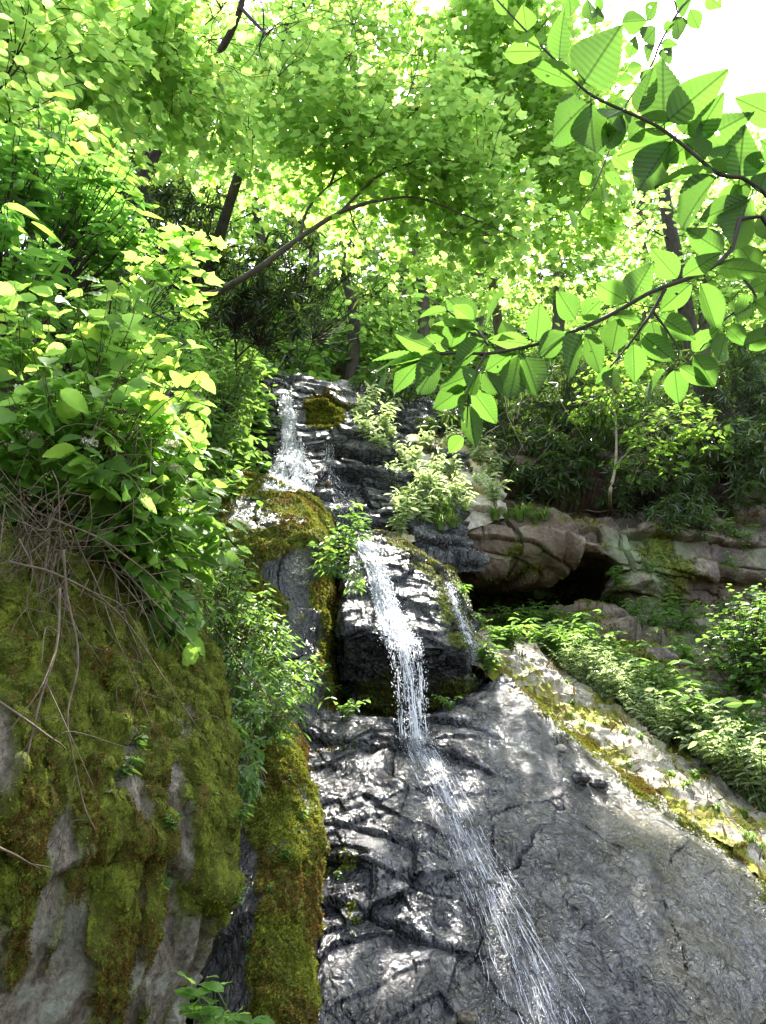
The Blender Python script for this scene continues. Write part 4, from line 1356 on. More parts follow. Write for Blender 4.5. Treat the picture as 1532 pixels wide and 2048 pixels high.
for b, bl, m, sz, lab in rh:
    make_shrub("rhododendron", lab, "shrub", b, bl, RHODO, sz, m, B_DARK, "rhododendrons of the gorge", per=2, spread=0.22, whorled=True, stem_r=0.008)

# ------------------------------------------------------------------ near shrubs on the rock face
make_shrub("leafy_shrub", "bright shrub of long pointed leaves on the near bank", "shrub", (-60, 760, 3.6),
           [(60, 400, 3.2, 110, 80, 0.35, 46), (190, 440, 3.4, 110, 70, 0.3, 36), (40, 560, 3.0, 80, 70, 0.35, 34), (150, 330, 3.5, 90, 60, 0.35, 26), (250, 500, 3.4, 90, 50, 0.3, 22)],
           LANCE, 0.13, L_BUCK, B_DARK, None, 7, 0.13, 0.45, 0.45, 0.2)
make_shrub("leafy_shrub", "spray of three lobed leaves hanging before the dark thicket", "shrub", (230, 700, 3.4),
           [(300, 540, 3.0, 60, 40, 0.15, 8), (375, 530, 3.05, 50, 50, 0.15, 8), (370, 600, 3.05, 40, 30, 0.12, 5)],
           MAPLE, 0.085, L_HYD, B_DARK, None, 4, 0.12, 0.3, 0.2, 0.1, 0.003)
make_shrub("leafy_shrub", "mid green shrub of small pointed leaves below the three lobed spray", "shrub", (180, 860, 4.4),
           [(130, 640, 3.8, 140, 60, 0.35, 70), (300, 690, 4.3, 90, 60, 0.3, 50), (350, 740, 5.0, 80, 60, 0.3, 45), (230, 600, 4.4, 120, 40, 0.3, 40)],
           LANCE, 0.1, L_BUCK, B_DARK, None, 7, 0.14, 0.45, 0.4, 0.2, 0.004)
hyd = [
    ((140, 1060, 3.4), [(60, 700, 2.75, 100, 70, 0.25, 22), (200, 710, 2.8, 100, 60, 0.25, 24), (235, 650, 2.9, 50, 30, 0.12, 8), (330, 790, 3.3, 70, 50, 0.25, 20)], 0.102, "hydrangea with large sunlit leaves topmost on the rock face"),
    ((160, 1080, 3.4), [(90, 830, 2.65, 120, 70, 0.25, 34), (240, 870, 2.75, 100, 70, 0.25, 34)], 0.099, "hydrangea with broad yellow green leaves over the tangle of dry stems"),
    ((260, 1080, 3.8), [(310, 910, 3.0, 80, 60, 0.22, 28), (340, 1010, 3.15, 80, 60, 0.22, 32), (190, 960, 2.7, 80, 50, 0.2, 26), (230, 1050, 2.85, 70, 40, 0.15, 20), (385, 1085, 3.3, 60, 60, 0.2, 26), (270, 1000, 2.9, 80, 60, 0.2, 24)], 0.092, "hydrangea reaching out toward the mossy boulder"),
    ((60, 1100, 3.2), [(0, 900, 2.6, 80, 70, 0.2, 20), (-120, 800, 2.6, 100, 100, 0.25, 24), (30, 1000, 2.7, 80, 40, 0.2, 10)], 0.097, "hydrangea in half shade above the mossy rock face"),
    ((280, 1120, 3.6), [(310, 1140, 3.1, 70, 60, 0.15, 26), (250, 1080, 3.0, 80, 60, 0.15, 26), (335, 1220, 3.2, 40, 50, 0.1, 12)], 0.11, "drooping hydrangea shoot hanging over the mossy rock face"),
]
for b, bl, sz, lab in hyd:
    o = make_shrub("hydrangea", lab, "shrub", b, bl, HYDR, sz, L_HYD, B_DRY, "hydrangeas on the rock face", 6, 0.16, 0.55, 0.4, 0.35, 0.0035)
    if sz in (0.099, 0.092) and "half" not in lab and "drooping" not in lab:
        for (u, v, d) in ([(45, 778, 2.5), (178, 885, 2.5), (60, 870, 2.5)] if sz == 0.099 else [(322, 796, 2.75), (345, 886, 2.7), (350, 935, 2.8)]):
            c = P(u, v, d)
            n = 110
            q = ell(c, (0.03, 0.028, 0.01), n)
            X, Y, Z = frames(rng.normal(size=(n, 3)), np.array([0, -0.3, 1.0]) + rng.normal(size=(n, 3)) * 0.3)
            np_mesh("flower_head", [place(SIMPLE, q, X, Y, Z, 0.011)], M_FLOWER, o)

# leaf fringe between the rock face and the boulder
make_shrub("leafy_shrub", "mass of small bright leaves spilling between the rock face and the mossy boulder", "shrub", (430, 1330, 6.6),
           [(480, 1250, 6.0, 80, 60, 0.35, 100), (545, 1340, 6.3, 80, 60, 0.35, 100), (440, 1170, 5.6, 60, 60, 0.3, 70), (470, 1360, 5.4, 60, 60, 0.3, 70), (510, 1430, 5.8, 60, 40, 0.3, 50)],
           LANCE, 0.085, L_WEED, B_DRY, None, 7, 0.15, 0.45, 0.45, 0.2, 0.004)
make_shrub("leafy_shrub", "small leaved plants trailing down beside the edge of the rock face", "shrub", (470, 1500, 5.2),
           [(475, 1460, 4.6, 35, 60, 0.2, 30), (490, 1560, 4.4, 30, 40, 0.15, 18), (560, 1400, 5.8, 60, 40, 0.25, 30)],
           LANCE, 0.085, L_WEED, B_DRY, None, 6, 0.13, 0.4, 0.5, 0.2, 0.003)
make_shrub("leafy_shrub", "shaded small leaves hanging under the hydrangeas across the moss", "shrub", (300, 1150, 3.7),
           [(330, 1180, 3.35, 70, 70, 0.12, 44), (270, 1250, 3.1, 60, 50, 0.1, 18), (390, 1230, 3.7, 50, 80, 0.12, 40), (350, 1300, 3.3, 40, 40, 0.1, 14)],
           LANCE, 0.06, L_WEED, B_DRY, None, 6, 0.09, 0.4, 0.5, 0.2, 0.002)
make_shrub("leafy_shrub", "green thicket crowding the foot of the dark rhododendron beside the cascade", "shrub", (430, 900, 10.2),
           [(450, 790, 9.6, 70, 60, 0.5, 80), (420, 860, 9.2, 60, 50, 0.5, 60), (490, 740, 10.6, 50, 40, 0.4, 40), (360, 800, 8.2, 60, 60, 0.5, 50)],
           LANCE, 0.14, L_WEED, B_DARK, None, 6, 0.22, 0.45, 0.4, 0.1, 0.005)
make_shrub("leafy_shrub", "leafy bush rooted in the cleft between the mossy boulder and the overhanging boulder", "shrub", (668, 1130, 8.9),
           [(690, 1060, 8.5, 36, 40, 0.25, 22), (665, 1110, 8.3, 28, 45, 0.2, 18), (705, 1140, 8.2, 22, 40, 0.15, 7)],
           LANCE, 0.13, L_WEED, B_GREEN, None, 6, 0.16, 0.45, 0.3, 0.1, 0.004)
make_shrub("leafy_shrub", "close plant with broad pale leaves at the foot of the rock face", "shrub", (430, 2120, 2.7),
           [(415, 2015, 2.5, 55, 14, 0.1, 5), (500, 2035, 2.6, 40, 10, 0.1, 4)],
           HYDR, 0.075, L_HYD, B_GREEN, None, 5, 0.06, 0.25, 0.1, 0.1, 0.003)

# sapling with bare roots on the cliff edge
def on(u, v, off=0.02):
    return (u, v, surf(u, v)[0][1] - off)


make_tree("sapling", "yellow green sapling with bare pale roots gripping the cliff edge", "sapling",
          [on(1222, 1022), (1220, 985, 11.7), (1231, 930, 11.9), (1232, 850, 12.2), (1225, 780, 12.3), (1235, 700, 12.4)], 0.032, 0.012,
          [(on(1222, 1020), on(1195, 1024), on(1172, 1020), on(1150, 1026), on(1118, 1032), 0.013), (on(1222, 1020), on(1240, 1022), on(1262, 1030), on(1280, 1036), on(1294, 1052), 0.013),
           (on(1222, 1020), on(1226, 1038), on(1231, 1056), on(1236, 1072), on(1246, 1090), 0.012), (on(1222, 1020), on(1212, 1034), on(1204, 1044), on(1192, 1064), 0.009), (on(1224, 1022), on(1250, 1040), on(1256, 1062), on(1262, 1078), 0.008),
           ((1231, 930, 11.9), (1300, 860, 11.7), (1360, 820, 11.6), 0.012)],
          [(1235, 770, 12.2, 60, 60, 0.5, 50), (1200, 820, 12.2, 50, 40, 0.5, 24), (1330, 850, 11.7, 80, 50, 0.5, 40), (1290, 920, 11.7, 60, 40, 0.4, 24), (1400, 870, 11.8, 50, 40, 0.4, 22)],
          SIMPLE, 0.13, L_YEL, B_PALE, 9, 0.24, twig_r=0.006)
make_shrub("leafy_shrub", "rounded bright bush at the frame edge below the cliff", "shrub", (1500, 1420, 9.4),
           [(1500, 1260, 9.0, 60, 60, 0.6, 90), (1560, 1230, 9.2, 70, 60, 0.6, 60), (1480, 1340, 8.9, 60, 60, 0.5, 80), (1540, 1320, 8.6, 60, 60, 0.5, 50)],
           SIMPLE, 0.09, L_WEED, B_DARK, None, 8, 0.2, 0.4, 0.3, 0.1, 0.006)

# ------------------------------------------------------------------ herbs: a few kinds, each copied plant by plant
def spread_copies(proto, spots, labels, group, sc=(0.8, 1.2)):
    for i, sp in enumerate(spots):
        if isinstance(sp, tuple):
            p, n = surf(sp[0], sp[1])
        else:
            p = np.array(sp[:3])
        s = rng.uniform(*sc) * (sp[3] if len(sp) == 4 else 1)
        lab = labels if isinstance(labels, str) else labels[min(i, len(labels) - 1)]
        if i == 0:
            proto.location = p - np.array([0, 0, 0.02])
            proto.rotation_euler = (0, 0, rng.random() * 6.28)
            proto.scale = (s, s, s)
            proto["label"] = lab
            proto["group"] = group
        else:
            copy_tree(proto, p - np.array([0, 0, 0.02]), rng.random() * 6.28, s, lab, group)


def along(pts, n, ju, jv):
    p = smooth_line([(a, b, 0) for a, b in pts], n)
    return [(q[0] + rng.normal() * ju, q[1] + rng.normal() * jv) for q in p]


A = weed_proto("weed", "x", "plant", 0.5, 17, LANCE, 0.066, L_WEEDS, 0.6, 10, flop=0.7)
bu, bv = to_px(bankG)


def on_bank(n, r0, r1, s0, s1):
    """n root points on the bank between grid rows r0 and r1, taller toward the frame edge."""
    out = []
    while len(out) < n:
        i, j = rng.integers(r0, r1), rng.integers(0, bankG.shape[1])
        if 1130 < bu[i, j] < 1600:
            f = (bu[i, j] - 1130) / 400
            out.append([*bankG[i, j], s0 * (1 - f) + s1 * f])
    return out


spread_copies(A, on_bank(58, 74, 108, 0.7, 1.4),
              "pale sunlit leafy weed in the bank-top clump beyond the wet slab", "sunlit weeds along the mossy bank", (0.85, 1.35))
A2 = weed_proto("weed", "x", "plant", 0.6, 14, LANCE, 0.085, L_WEED, 0.6, 10, flop=0.6)
spread_copies(A2, on_bank(26, 100, 126, 1.0, 1.7),
              "leafy green weed in the rear row of the bank-top clump", "green weeds behind the sunlit row", (0.85, 1.3))
B = weed_proto("weed", "x", "plant", 0.42, 14, LANCE, 0.13, L_WEED, 0.6, 7)
spread_copies(B, [(1000, 1262), (1035, 1270), (1075, 1275), (1110, 1285), (1140, 1300), (1060, 1245), (1100, 1255), (1160, 1262), (1020, 1300), (1090, 1310), (1130, 1330)],
              "green weed in front of the dark hollow under the cliff", "weeds below the cliff hollow", (0.8, 1.25))
C_ = weed_proto("weed", "x", "plant", 0.45, 9, LANCE, 0.13, L_WEED, 0.7, 6)
spread_copies(C_, [(1270, 1235), (1290, 1265), (1250, 1220), (1320, 1262), (1360, 1270), (1400, 1285), (1420, 1305), (1340, 1245), (1440, 1235), (1470, 1150), (1490, 1100), (1300, 1150), (1240, 1180), (1380, 1330), (1400, 1360), (1330, 1190)],
              "small green weed growing on the ledges of the cliff", "weeds on the cliff ledges", (0.7, 1.2))
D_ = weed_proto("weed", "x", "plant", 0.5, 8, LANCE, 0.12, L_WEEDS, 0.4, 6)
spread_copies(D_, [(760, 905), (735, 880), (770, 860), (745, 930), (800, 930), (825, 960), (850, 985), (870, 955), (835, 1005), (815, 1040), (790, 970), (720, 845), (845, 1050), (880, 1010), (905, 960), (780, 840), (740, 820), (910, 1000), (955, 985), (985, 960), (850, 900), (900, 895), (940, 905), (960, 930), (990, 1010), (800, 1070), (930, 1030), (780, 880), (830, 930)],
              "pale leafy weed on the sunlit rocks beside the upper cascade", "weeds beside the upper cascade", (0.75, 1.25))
E_ = weed_proto("weed", "x", "plant", 0.3, 7, OVATE, 0.08, L_WEED, 0.7, 5)
spread_copies(E_, [(700, 1400), (730, 1420), (760, 1390), (680, 1385), (650, 1400), (870, 1400), (900, 1420), (840, 1380), (690, 1440), (920, 1380), (640, 1350), (1090, 1110), (1020, 1120)],
              "small dark green weed in the wet shade under the boulders", "weeds under the overhanging boulder", (0.45, 0.8))
F_ = weed_proto("weed", "x", "plant", 0.3, 8, LANCE, 0.085, L_WEED, 0.6, 5)
spread_copies(F_, [(930, 1150), (925, 1200), (960, 1220), (950, 1180), (965, 1330), (975, 1350), (940, 1150), (990, 1290), (960, 1260)],
              "slim weed by the side trickle next to the overhanging boulder", "weeds by the side trickle", (0.8, 1.3))
G_ = weed_proto("weed", "x", "plant", 0.12, 4, OVATE, 0.045, L_WEED, 0.7, 4)
spread_copies(G_, [(500, 1890), (500, 1920), (560, 1720), (540, 1780), (680, 1755), (600, 1640), (345, 1650), (330, 1775), (280, 1490), (240, 1560), (430, 1590), (470, 1800), (580, 1560), (480, 1640)],
              "tiny seedling growing in the moss", "seedlings in the moss", (0.4, 0.9))
H_ = grass_proto("grass_tuft", "x", 0.26, 90, L_GRASS)
spread_copies(H_, [(1010, 1045), (1040, 1042), (1070, 1045), (1090, 1040), (990, 1040), (1055, 1030)], "tuft of bright grass on the brown cliff edge", "grass on the cliff edge", (0.8, 1.2))
I_ = grass_proto("grass_tuft", "x", 0.32, 90, L_GRASS)
spread_copies(I_, [(870, 1040), (880, 1060), (895, 1030), (860, 1020), (905, 1055)], "tuft of arching grass hanging at the brown cliff's corner", "grass at the cliff corner", (0.8, 1.2))
J_ = grass_proto("grass_tuft", "x", 0.11, 50, L_GRASS)
spread_copies(J_, on_bank(22, 15, 80, 0.6, 1.2), "short grass tuft on the sunlit mossy bank", "grass on the mossy bank", (0.7, 1.3))

# fallen leaves and bits of straw on the bank
n = 2600
ii, jj = rng.integers(4, 100, n), rng.integers(0, bankG.shape[1], n)
q = bankG[ii, jj] + bankN[ii, jj] * 0.015 + rng.normal(size=(n, 3)) * 0.01
nb = unit(bankN[ii, jj] + rng.normal(size=(n, 3)) * 0.2)
yb = rng.normal(size=(n, 3))
X, Y, Z = frames(yb - (yb * nb).sum(-1, keepdims=True) * nb, nb)
L_LITTER = leaf_mat("fallen_leaf", (0.2, 0.13, 0.06), (0.15, 0.1, 0.03), 0.2, 0.7, 0.2, 0.7, yellow=(0.3, 0.25, 0.1))
V, l, s, u = join([place(LANCE, q[:1500], X[:1500], Y[:1500], Z[:1500], rng.uniform(0.02, 0.05, 1500)), place(WILLOW, q[1500:], X[1500:], Y[1500:], Z[1500:], rng.uniform(0.05, 0.14, n - 1500))])
tag(link("leaf_litter", mesh_np("leaf_litter", V, l, s, u), L_LITTER, None, Vector(q[0])), "brown fallen leaves and straw scattered over the mossy bank", "leaf litter", None, "stuff")

# ------------------------------------------------------------------ dry stems hanging over the rock face
def hang_stem(pts, r):
    p = smooth_line([P(*q) for q in pts], 30)
    p = p + 0.012 * np.stack([perlin(p * 4 + 9, 3), perlin(p * 4 + 5, 4), perlin(p * 4, 6)], -1) * 2
    return p, tube(p, r, r * 0.45, 5)


def dry_stem(pts, r, label, twigs=3):
    p, t = hang_stem(pts, r)
    parts = [t]
    for k in range(twigs):
        i = rng.integers(6, 27)
        d = unit(p[i] - p[i - 2])
        s_ = unit(rng.normal(size=3) * np.array([1, 0.5, 0.8]) + d * 0.8)
        L = rng.uniform(0.1, 0.32)
        q = smooth_line([p[i], p[i] + s_ * L * 0.5 + rng.normal(size=3) * 0.02, p[i] + s_ * L + np.array([0, 0, -0.05])], 9)
        parts.append(tube(q, r * 0.5, r * 0.25, 4))
    V, l, s, u = join(parts)
    o = link("dry_stem", mesh_np("dry_stem", V, l, s), B_DRY, None, Vector(p[0]))
    return tag(o, label, "stem", "dry stems hanging over the rock face")


dry_stem([(20, 1120, 2.3), (120, 1150, 2.35), (220, 1210, 2.5), (330, 1360, 2.7), (420, 1500, 2.9)], 0.0042, "long pale dry stem slanting across the rock face toward the small leaves", 6)
dry_stem([(100, 1040, 2.4), (230, 1090, 2.6), (330, 1180, 2.9), (400, 1290, 3.3), (450, 1370, 3.6)], 0.0045, "pale dry stem leaving the tangle and reaching past the hydrangea leaves", 6)
dry_stem([(400, 1210, 4.4), (480, 1330, 5.0), (560, 1420, 5.4), (640, 1520, 5.8)], 0.006, "thin dry stem lying across the small leaves toward the wet slab", 4)
dry_stem([(120, 1180, 2.2), (105, 1300, 2.15), (80, 1400, 2.1), (50, 1540, 2.05)], 0.004, "thick dry stem hanging straight down near the frame edge", 4)
dry_stem([(130, 1100, 2.3), (150, 1300, 2.3), (140, 1450, 2.25), (165, 1600, 2.3), (190, 1660, 2.3)], 0.0036, "dry stem hanging to the middle of the moss streaks", 4)
dry_stem([(0, 1400, 2.0), (60, 1440, 2.05), (110, 1480, 2.1), (130, 1500, 2.2)], 0.004, "short dry stem crossing the frame edge above the moss", 2)
dry_stem([(0, 1690, 2.0), (40, 1710, 2.0), (80, 1740, 2.1)], 0.003, "fine dry twig low on the moss", 1)
dry_stem([(370, 1240, 3.2), (375, 1330, 3.2), (380, 1420, 3.1), (390, 1560, 3.0)], 0.004, "dry stem hanging down the right hand edge of the rock face", 4)
for k in range(26):
    u0, v0 = rng.uniform(0, 330), rng.uniform(1050, 1160)
    du, dv = rng.normal() * 90 + 20, rng.uniform(120, 420)
    d0 = 2.25 + u0 / 400
    dry_stem([(u0, v0, d0), (u0 + du * 0.25 + rng.normal() * 25, v0 + dv * 0.3, d0 + 0.0), (u0 + du * 0.6 + rng.normal() * 25, v0 + dv * 0.65, d0 + 0.02), (u0 + du, v0 + dv, d0 + 0.05)],
             rng.uniform(0.0022, 0.0045), "thin dry stem among those hanging under the hydrangeas", rng.integers(2, 6))
parts = []
for k in range(100):
    c = P(rng.uniform(-30, 120), rng.uniform(1000, 1110), rng.uniform(2.35, 2.7))
    a = rng.normal(size=3) * 0.12
    b = rng.normal(size=3) * 0.1
    parts.append(tube(smooth_line([c, c + a * 0.6 + [0, 0, -0.04], c + a + b * 0.7, c + b - [0, 0, 0.12]], 9), rng.uniform(0.0012, 0.003), 0.001, 4))
for k in range(26):
    c = P(rng.uniform(180, 330), rng.uniform(850, 1010), rng.uniform(2.4, 2.7))
    a = rng.normal(size=3) * 0.1
    parts.append(tube(smooth_line([c, c + a * 0.5 + [0, 0, 0.03], c + a, c + a * 1.3 - [0, 0, 0.08]], 8), 0.002, 0.001, 4))
V, l, s, u = join(parts)
tag(link("dry_tangle", mesh_np("dry_tangle", V, l, s), B_DRY, None, Vector(P(80, 1080, 2.5))), "tangled nest of dry brown stems under the hydrangeas", "dry stems", None, "stuff")
# bare grey twigs in the cliff shrubs
parts = []
for k in range(13):
    c = P(rng.uniform(980, 1180), rng.uniform(760, 900), rng.uniform(12.0, 12.8))
    a = rng.normal(size=3) * np.array([0.5, 0.2, 0.5])
    parts.append(tube(smooth_line([c, c + a * 0.4 + rng.normal(size=3) * 0.12, c + a * 0.8 + rng.normal(size=3) * 0.15, c + a - [0, 0, 0.25]], 10), 0.008, 0.003, 4))
V, l, s, u = join(parts)
tag(link("dead_brush", mesh_np("dead_brush", V, l, s), B_PALE, None, Vector(P(1080, 900, 12.4))), "bare grey twigs curling out of the cliff rhododendrons", "dead branches")

# broken stump, small stones
def stone(label, u, v, size, mat, squash=0.6, d=None):
    import bmesh
    bm = bmesh.new()
    bmesh.ops.create_icosphere(bm, subdivisions=4, radius=1)
    V = np.array([q.co[:] for q in bm.verts])
    Fs = np.array([[x.index for x in f.verts] for f in bm.faces])
    bm.free()
    p, n = surf(u, v)
    e, c, _ = voronoi(V * 1.3 + u * 0.1, 7)
    V = V * (1 + 0.25 * (c - 0.5) + 0.12 * fbm(V * 2 + v * 0.01, 3, 9))[:, None] * size * np.array([1, 0.8, squash])
    me = mesh_np("stone", V + p + np.array([0, 0, size * squash * 0.3]), Fs.ravel(), np.arange(0, Fs.size, 3), attrs={k: np.zeros(len(V)) for k in ("moss", "lichen", "iron")})
    o = link("stone", me, mat, None, Vector(p))
    return tag(o, label, "stone", "loose stones")


stone("tan stone lodged in the water at the foot of the slab", 936, 2042, 0.055, M_FACE)
stone("dark wedge of stone on the crest of the wet slab", 1158, 1560, 0.10, M_WET, 0.5)
stone("dark stone lying where the slab meets the mossy bank", 1195, 1570, 0.09, M_WET, 0.5)
stone("pale stone beside the mossy patch on the slab crest", 1120, 1500, 0.06, M_BANK, 0.6)
p = smooth_line([P(392, 800, 6.9), P(396, 780, 6.9), P(403, 765, 6.9)], 8)
V, l, s, u = join([tube(p, 0.05, 0.02, 8, 0.15), tube(smooth_line([P(395, 785, 6.9), P(385, 772, 6.85), P(380, 765, 6.85)], 6), 0.025, 0.008, 6, 0.2), tube(smooth_line([P(398, 778, 6.9), P(400, 762, 6.85), P(396, 752, 6.85)], 6), 0.02, 0.006, 6, 0.2)])
tag(link("broken_stump", mesh_np("broken_stump", V, l, s), B_PALE, None, Vector(p[0])), "splintered pale stump among the green leaves", "stump")

# ------------------------------------------------------------------ falling water
m, n_, l_, b_ = nodes("white_water")
b_.inputs["Base Color"].default_value = (0.9, 0.9, 0.92, 1)
b_.inputs["Roughness"].default_value = 0.25
b_.inputs["Specular IOR Level"].default_value = 0.6
tr = n_.new("ShaderNodeBsdfTranslucent")
tr.inputs["Color"].default_value = (0.85, 0.88, 0.92, 1)
mx = n_.new("ShaderNodeMixShader")
mx.inputs[0].default_value = 0.4
l_.new(b_.outputs[0], mx.inputs[1])
l_.new(tr.outputs[0], mx.inputs[2])
l_.new(mx.outputs[0], n_["Material Output"].inputs[0])
M_FOAM = m
DROP = (np.array([[0, -1, 0], [.5, 0, 0], [0, 0, .5], [-.5, 0, 0], [0, 0, -.5], [0, 1, 0]]),
        [(0, 1, 2), (0, 2, 3), (0, 3, 4), (0, 4, 1), (5, 2, 1), (5, 3, 2), (5, 4, 3), (5, 1, 4)])


def flow_on(path, half, n_str, n_drop, lift=0.03, size=(0.004, 0.011), seg=(0.03, 0.12), spray=1.0):
    """Strands and droplets running down a pixel path of (u, v, half width px) laid on the rock."""
    U = smooth_line([(a, b, c) for a, b, c in path], 60)
    grid = []
    offs = np.linspace(-1.25, 1.25, 13)
    nrm = []
    for a, b, c in U:
        row, rn = [], []
        for k in offs:
            p, n = surf(a + k * c, b)
            row.append(p)
            rn.append(n)
        grid.append(row)
        nrm.append(rn)
    G = np.array(grid)
    Nn = np.array(nrm)
    return G, Nn, U


def bil(G, t, k):
    """Sample a (60,13,...) grid at t in 0..1 along and k in -1..1 across."""
    a = np.clip(t, 0, 1) * (G.shape[0] - 1.001)
    b = np.clip((k / 1.25 + 1) / 2, 0, 1) * (G.shape[1] - 1.001)
    i, j = a.astype(int), b.astype(int)
    f, g = (a - i)[:, None], (b - j)[:, None]
    return (G[i, j] * (1 - f) + G[i + 1, j] * f) * (1 - g) + (G[i, j + 1] * (1 - f) + G[i + 1, j + 1] * f) * g


def smooth_grid(G, it=6):
    for _ in range(it):
        G[1:-1] = 0.25 * G[:-2] + 0.5 * G[1:-1] + 0.25 * G[2:]
        G[:, 1:-1] = 0.25 * G[:, :-2] + 0.5 * G[:, 1:-1] + 0.25 * G[:, 2:]
    return G


def cross_dist(n, core):
    """Positions across the stream: a dense core and sparser edges."""
    return np.where(rng.random(n) < core, rng.normal(size=n) * 0.28, rng.uniform(-1, 1, n))


def water_object(label, G, Nn, n_str, n_drop, rad, lift, drop, core=0.65, dens=0.02, dash=0.10):
    G = smooth_grid(G.copy(), 3)
    parts = []
    lanes = cross_dist(n_str, core)
    L = np.linalg.norm(np.diff(G[:, 6], axis=0), axis=1).sum()
    for k in range(n_str):
        t0 = rng.uniform(-0.1, 0.95)
        ln = rng.uniform(0.4, 1.6) * dash / L * 4
        t = np.clip(np.linspace(t0, t0 + ln, 9), 0, 1)
        if t[-1] - t[0] < 0.01:
            continue
        kk = lanes[k] + 0.02 * np.sin(t * 40 + k) * rng.random() + 0.012 * np.cumsum(rng.normal(size=9))
        p = bil(G, t, kk) + bil(Nn, t, kk) * (lift * rng.uniform(0.2, 1.6))
        r = rad * rng.uniform(0.35, 1.2) * np.sin(np.linspace(0.15, 3.0, 9)) * (1 + 0.4 * rng.normal(size=9))
        parts.append(tube(p, np.maximum(r, 0.0006), None, 5))
    t = rng.random(n_drop)
    k = cross_dist(n_drop, core * 0.8) * 1.1
    p = bil(G, t, k)
    nn = bil(Nn, t, k)
    p = p + nn * (lift * rng.gamma(1.5, 0.8, n_drop))[:, None] + rng.normal(size=(n_drop, 3)) * 0.01
    Yd = bil(G, np.clip(t + 0.02, 0, 1), k) - bil(G, np.clip(t - 0.02, 0, 1), k) + rng.normal(size=(n_drop, 3)) * 0.03
    X, Y, Z = frames(Yd, nn + rng.normal(size=(n_drop, 3)) * 0.2)
    st = rng.uniform(0.8, 2.6, n_drop)[:, None]
    parts.append(place(DROP, p, X, Y * st, Z, drop * rng.uniform(0.4, 1.3, n_drop)))
    V, lo, s, u = join(parts)
    o = link("waterfall", mesh_np("waterfall", V, lo, s), M_FOAM, None, Vector(G[-1, 6]))
    film(o, G, Nn, lift * 0.7, dens, 1.1, L / 1.5)
    return tag(o, label, "waterfall", None, "structure")


# broken film of white water between the strands
m, n_, l_, b_ = nodes("water_film")
b_.inputs["Base Color"].default_value = (0.8, 0.83, 0.9, 1)
b_.inputs["Roughness"].default_value = 0.15
uvn = n_.new("ShaderNodeUVMap")
mp = n_.new("ShaderNodeMapping")
mp.inputs["Scale"].default_value = (32, 5, 1)
l_.new(uvn.outputs[0], mp.inputs[0])
t1 = noise_node(n_, l_, 1.0, 5, 0.7, 0.6, mp.outputs[0])
at_ = attr(n_, "edge")
ad = n_.new("ShaderNodeMath")
ad.operation = 'SUBTRACT'
l_.new(t1.outputs[0], ad.inputs[0])
l_.new(at_, ad.inputs[1])
rp = ramp(n_, [(0.32, (0, 0, 0)), (0.66, (0.72, 0.72, 0.72))])
l_.new(ad.outputs[0], rp.inputs[0])
tp_ = n_.new("ShaderNodeBsdfTransparent")
mx = n_.new("ShaderNodeMixShader")
l_.new(rp.outputs[0], mx.inputs[0])
l_.new(tp_.outputs[0], mx.inputs[1])
l_.new(b_.outputs[0], mx.inputs[2])
l_.new(mx.outputs[0], n_["Material Output"].inputs[0])
M_FILM = m


def film(o, G, Nn, lift, dens, half=1.1, length=1.0):
    t, k = np.meshgrid(np.linspace(0, 1, 150), np.linspace(-half, half, 40), indexing='ij')
    tf, kf = t.ravel(), k.ravel()
    p = bil(G, tf, kf) + bil(Nn, tf, kf) * (lift * (0.8 + 0.8 * fbm(np.stack([kf * 4, tf * 30, 0 * tf], -1), 3, 12)))[:, None]
    i = np.arange(149)[:, None] * 40 + np.arange(39)[None]
    q = np.stack([i, i + 1, i + 41, i + 40], -1).reshape(-1)
    uv = np.stack([kf * 0.5 * half, tf * length], -1)[q]
    edge = dens + 0.22 * (kf / half) ** 2 + 0.10 * tf * (dens > 0.02)
    link("film", mesh_np("film", p, q, np.arange(0, len(q), 4), uv, attrs={"edge": edge}), M_FILM, o)


# uppermost cascade
G, Nn, U = flow_on([(570, 795, 9), (577, 840, 14), (583, 895, 20), (582, 940, 38), (575, 985, 50)], 1, 0, 0)
water_object("uppermost white cascade widening as it drops down the stepped rock wall", G, Nn, 420, 6500, 0.011, 0.05, 0.011, 0.6, dens=-0.1, dash=0.05)
# middle fall, over the top of the boulder
G, Nn, U = flow_on([(722, 1085, 20), (745, 1120, 22), (762, 1170, 21), (775, 1220, 24), (790, 1265, 29), (806, 1288, 33)], 1, 0, 0)
Ga, Na = G, Nn
# then free fall from the lip to the slab
lip = Ga[-1]
foot = np.array([surf(u_, 1480)[0] for u_ in np.linspace(800 - 10, 866, 13)])
T = np.linspace(0, 1, 60)[:, None, None]
fo = foot[None] + np.array([0, -0.02, 0])
arc = lip[None] * (1 - T) + fo * T
arc[..., 2] = lip[None, :, 2] * (1 - T[..., 0] ** 1.6) + fo[..., 2] * T[..., 0] ** 1.6
Gb = arc
Nb = np.tile(np.array([0, -1.0, 0.15]), (60, 13, 1))
water_object("middle white stream running down over the top of the overhanging boulder", Ga, Na, 280, 3000, 0.009, 0.035, 0.009, 0.7, dens=-0.08, dash=0.045)
water_object("curtain of falling drops below the lip of the overhanging boulder", Gb, Nb, 150, 1800, 0.0045, 0.06, 0.0075, 0.45, dens=0.12, dash=0.06)
# lower slide on the slab
G, Nn, U = flow_on([(830, 1470, 28), (850, 1510, 38), (890, 1590, 42), (935, 1690, 50), (985, 1790, 62), (1045, 1920, 84), (1105, 2080, 112)], 1, 0, 0)
water_object("lowest thin spread of water sliding down the wet slab in white threads", G, Nn, 330, 3600, 0.0025, 0.012, 0.0036, 0.38, dens=0.09, dash=0.03)
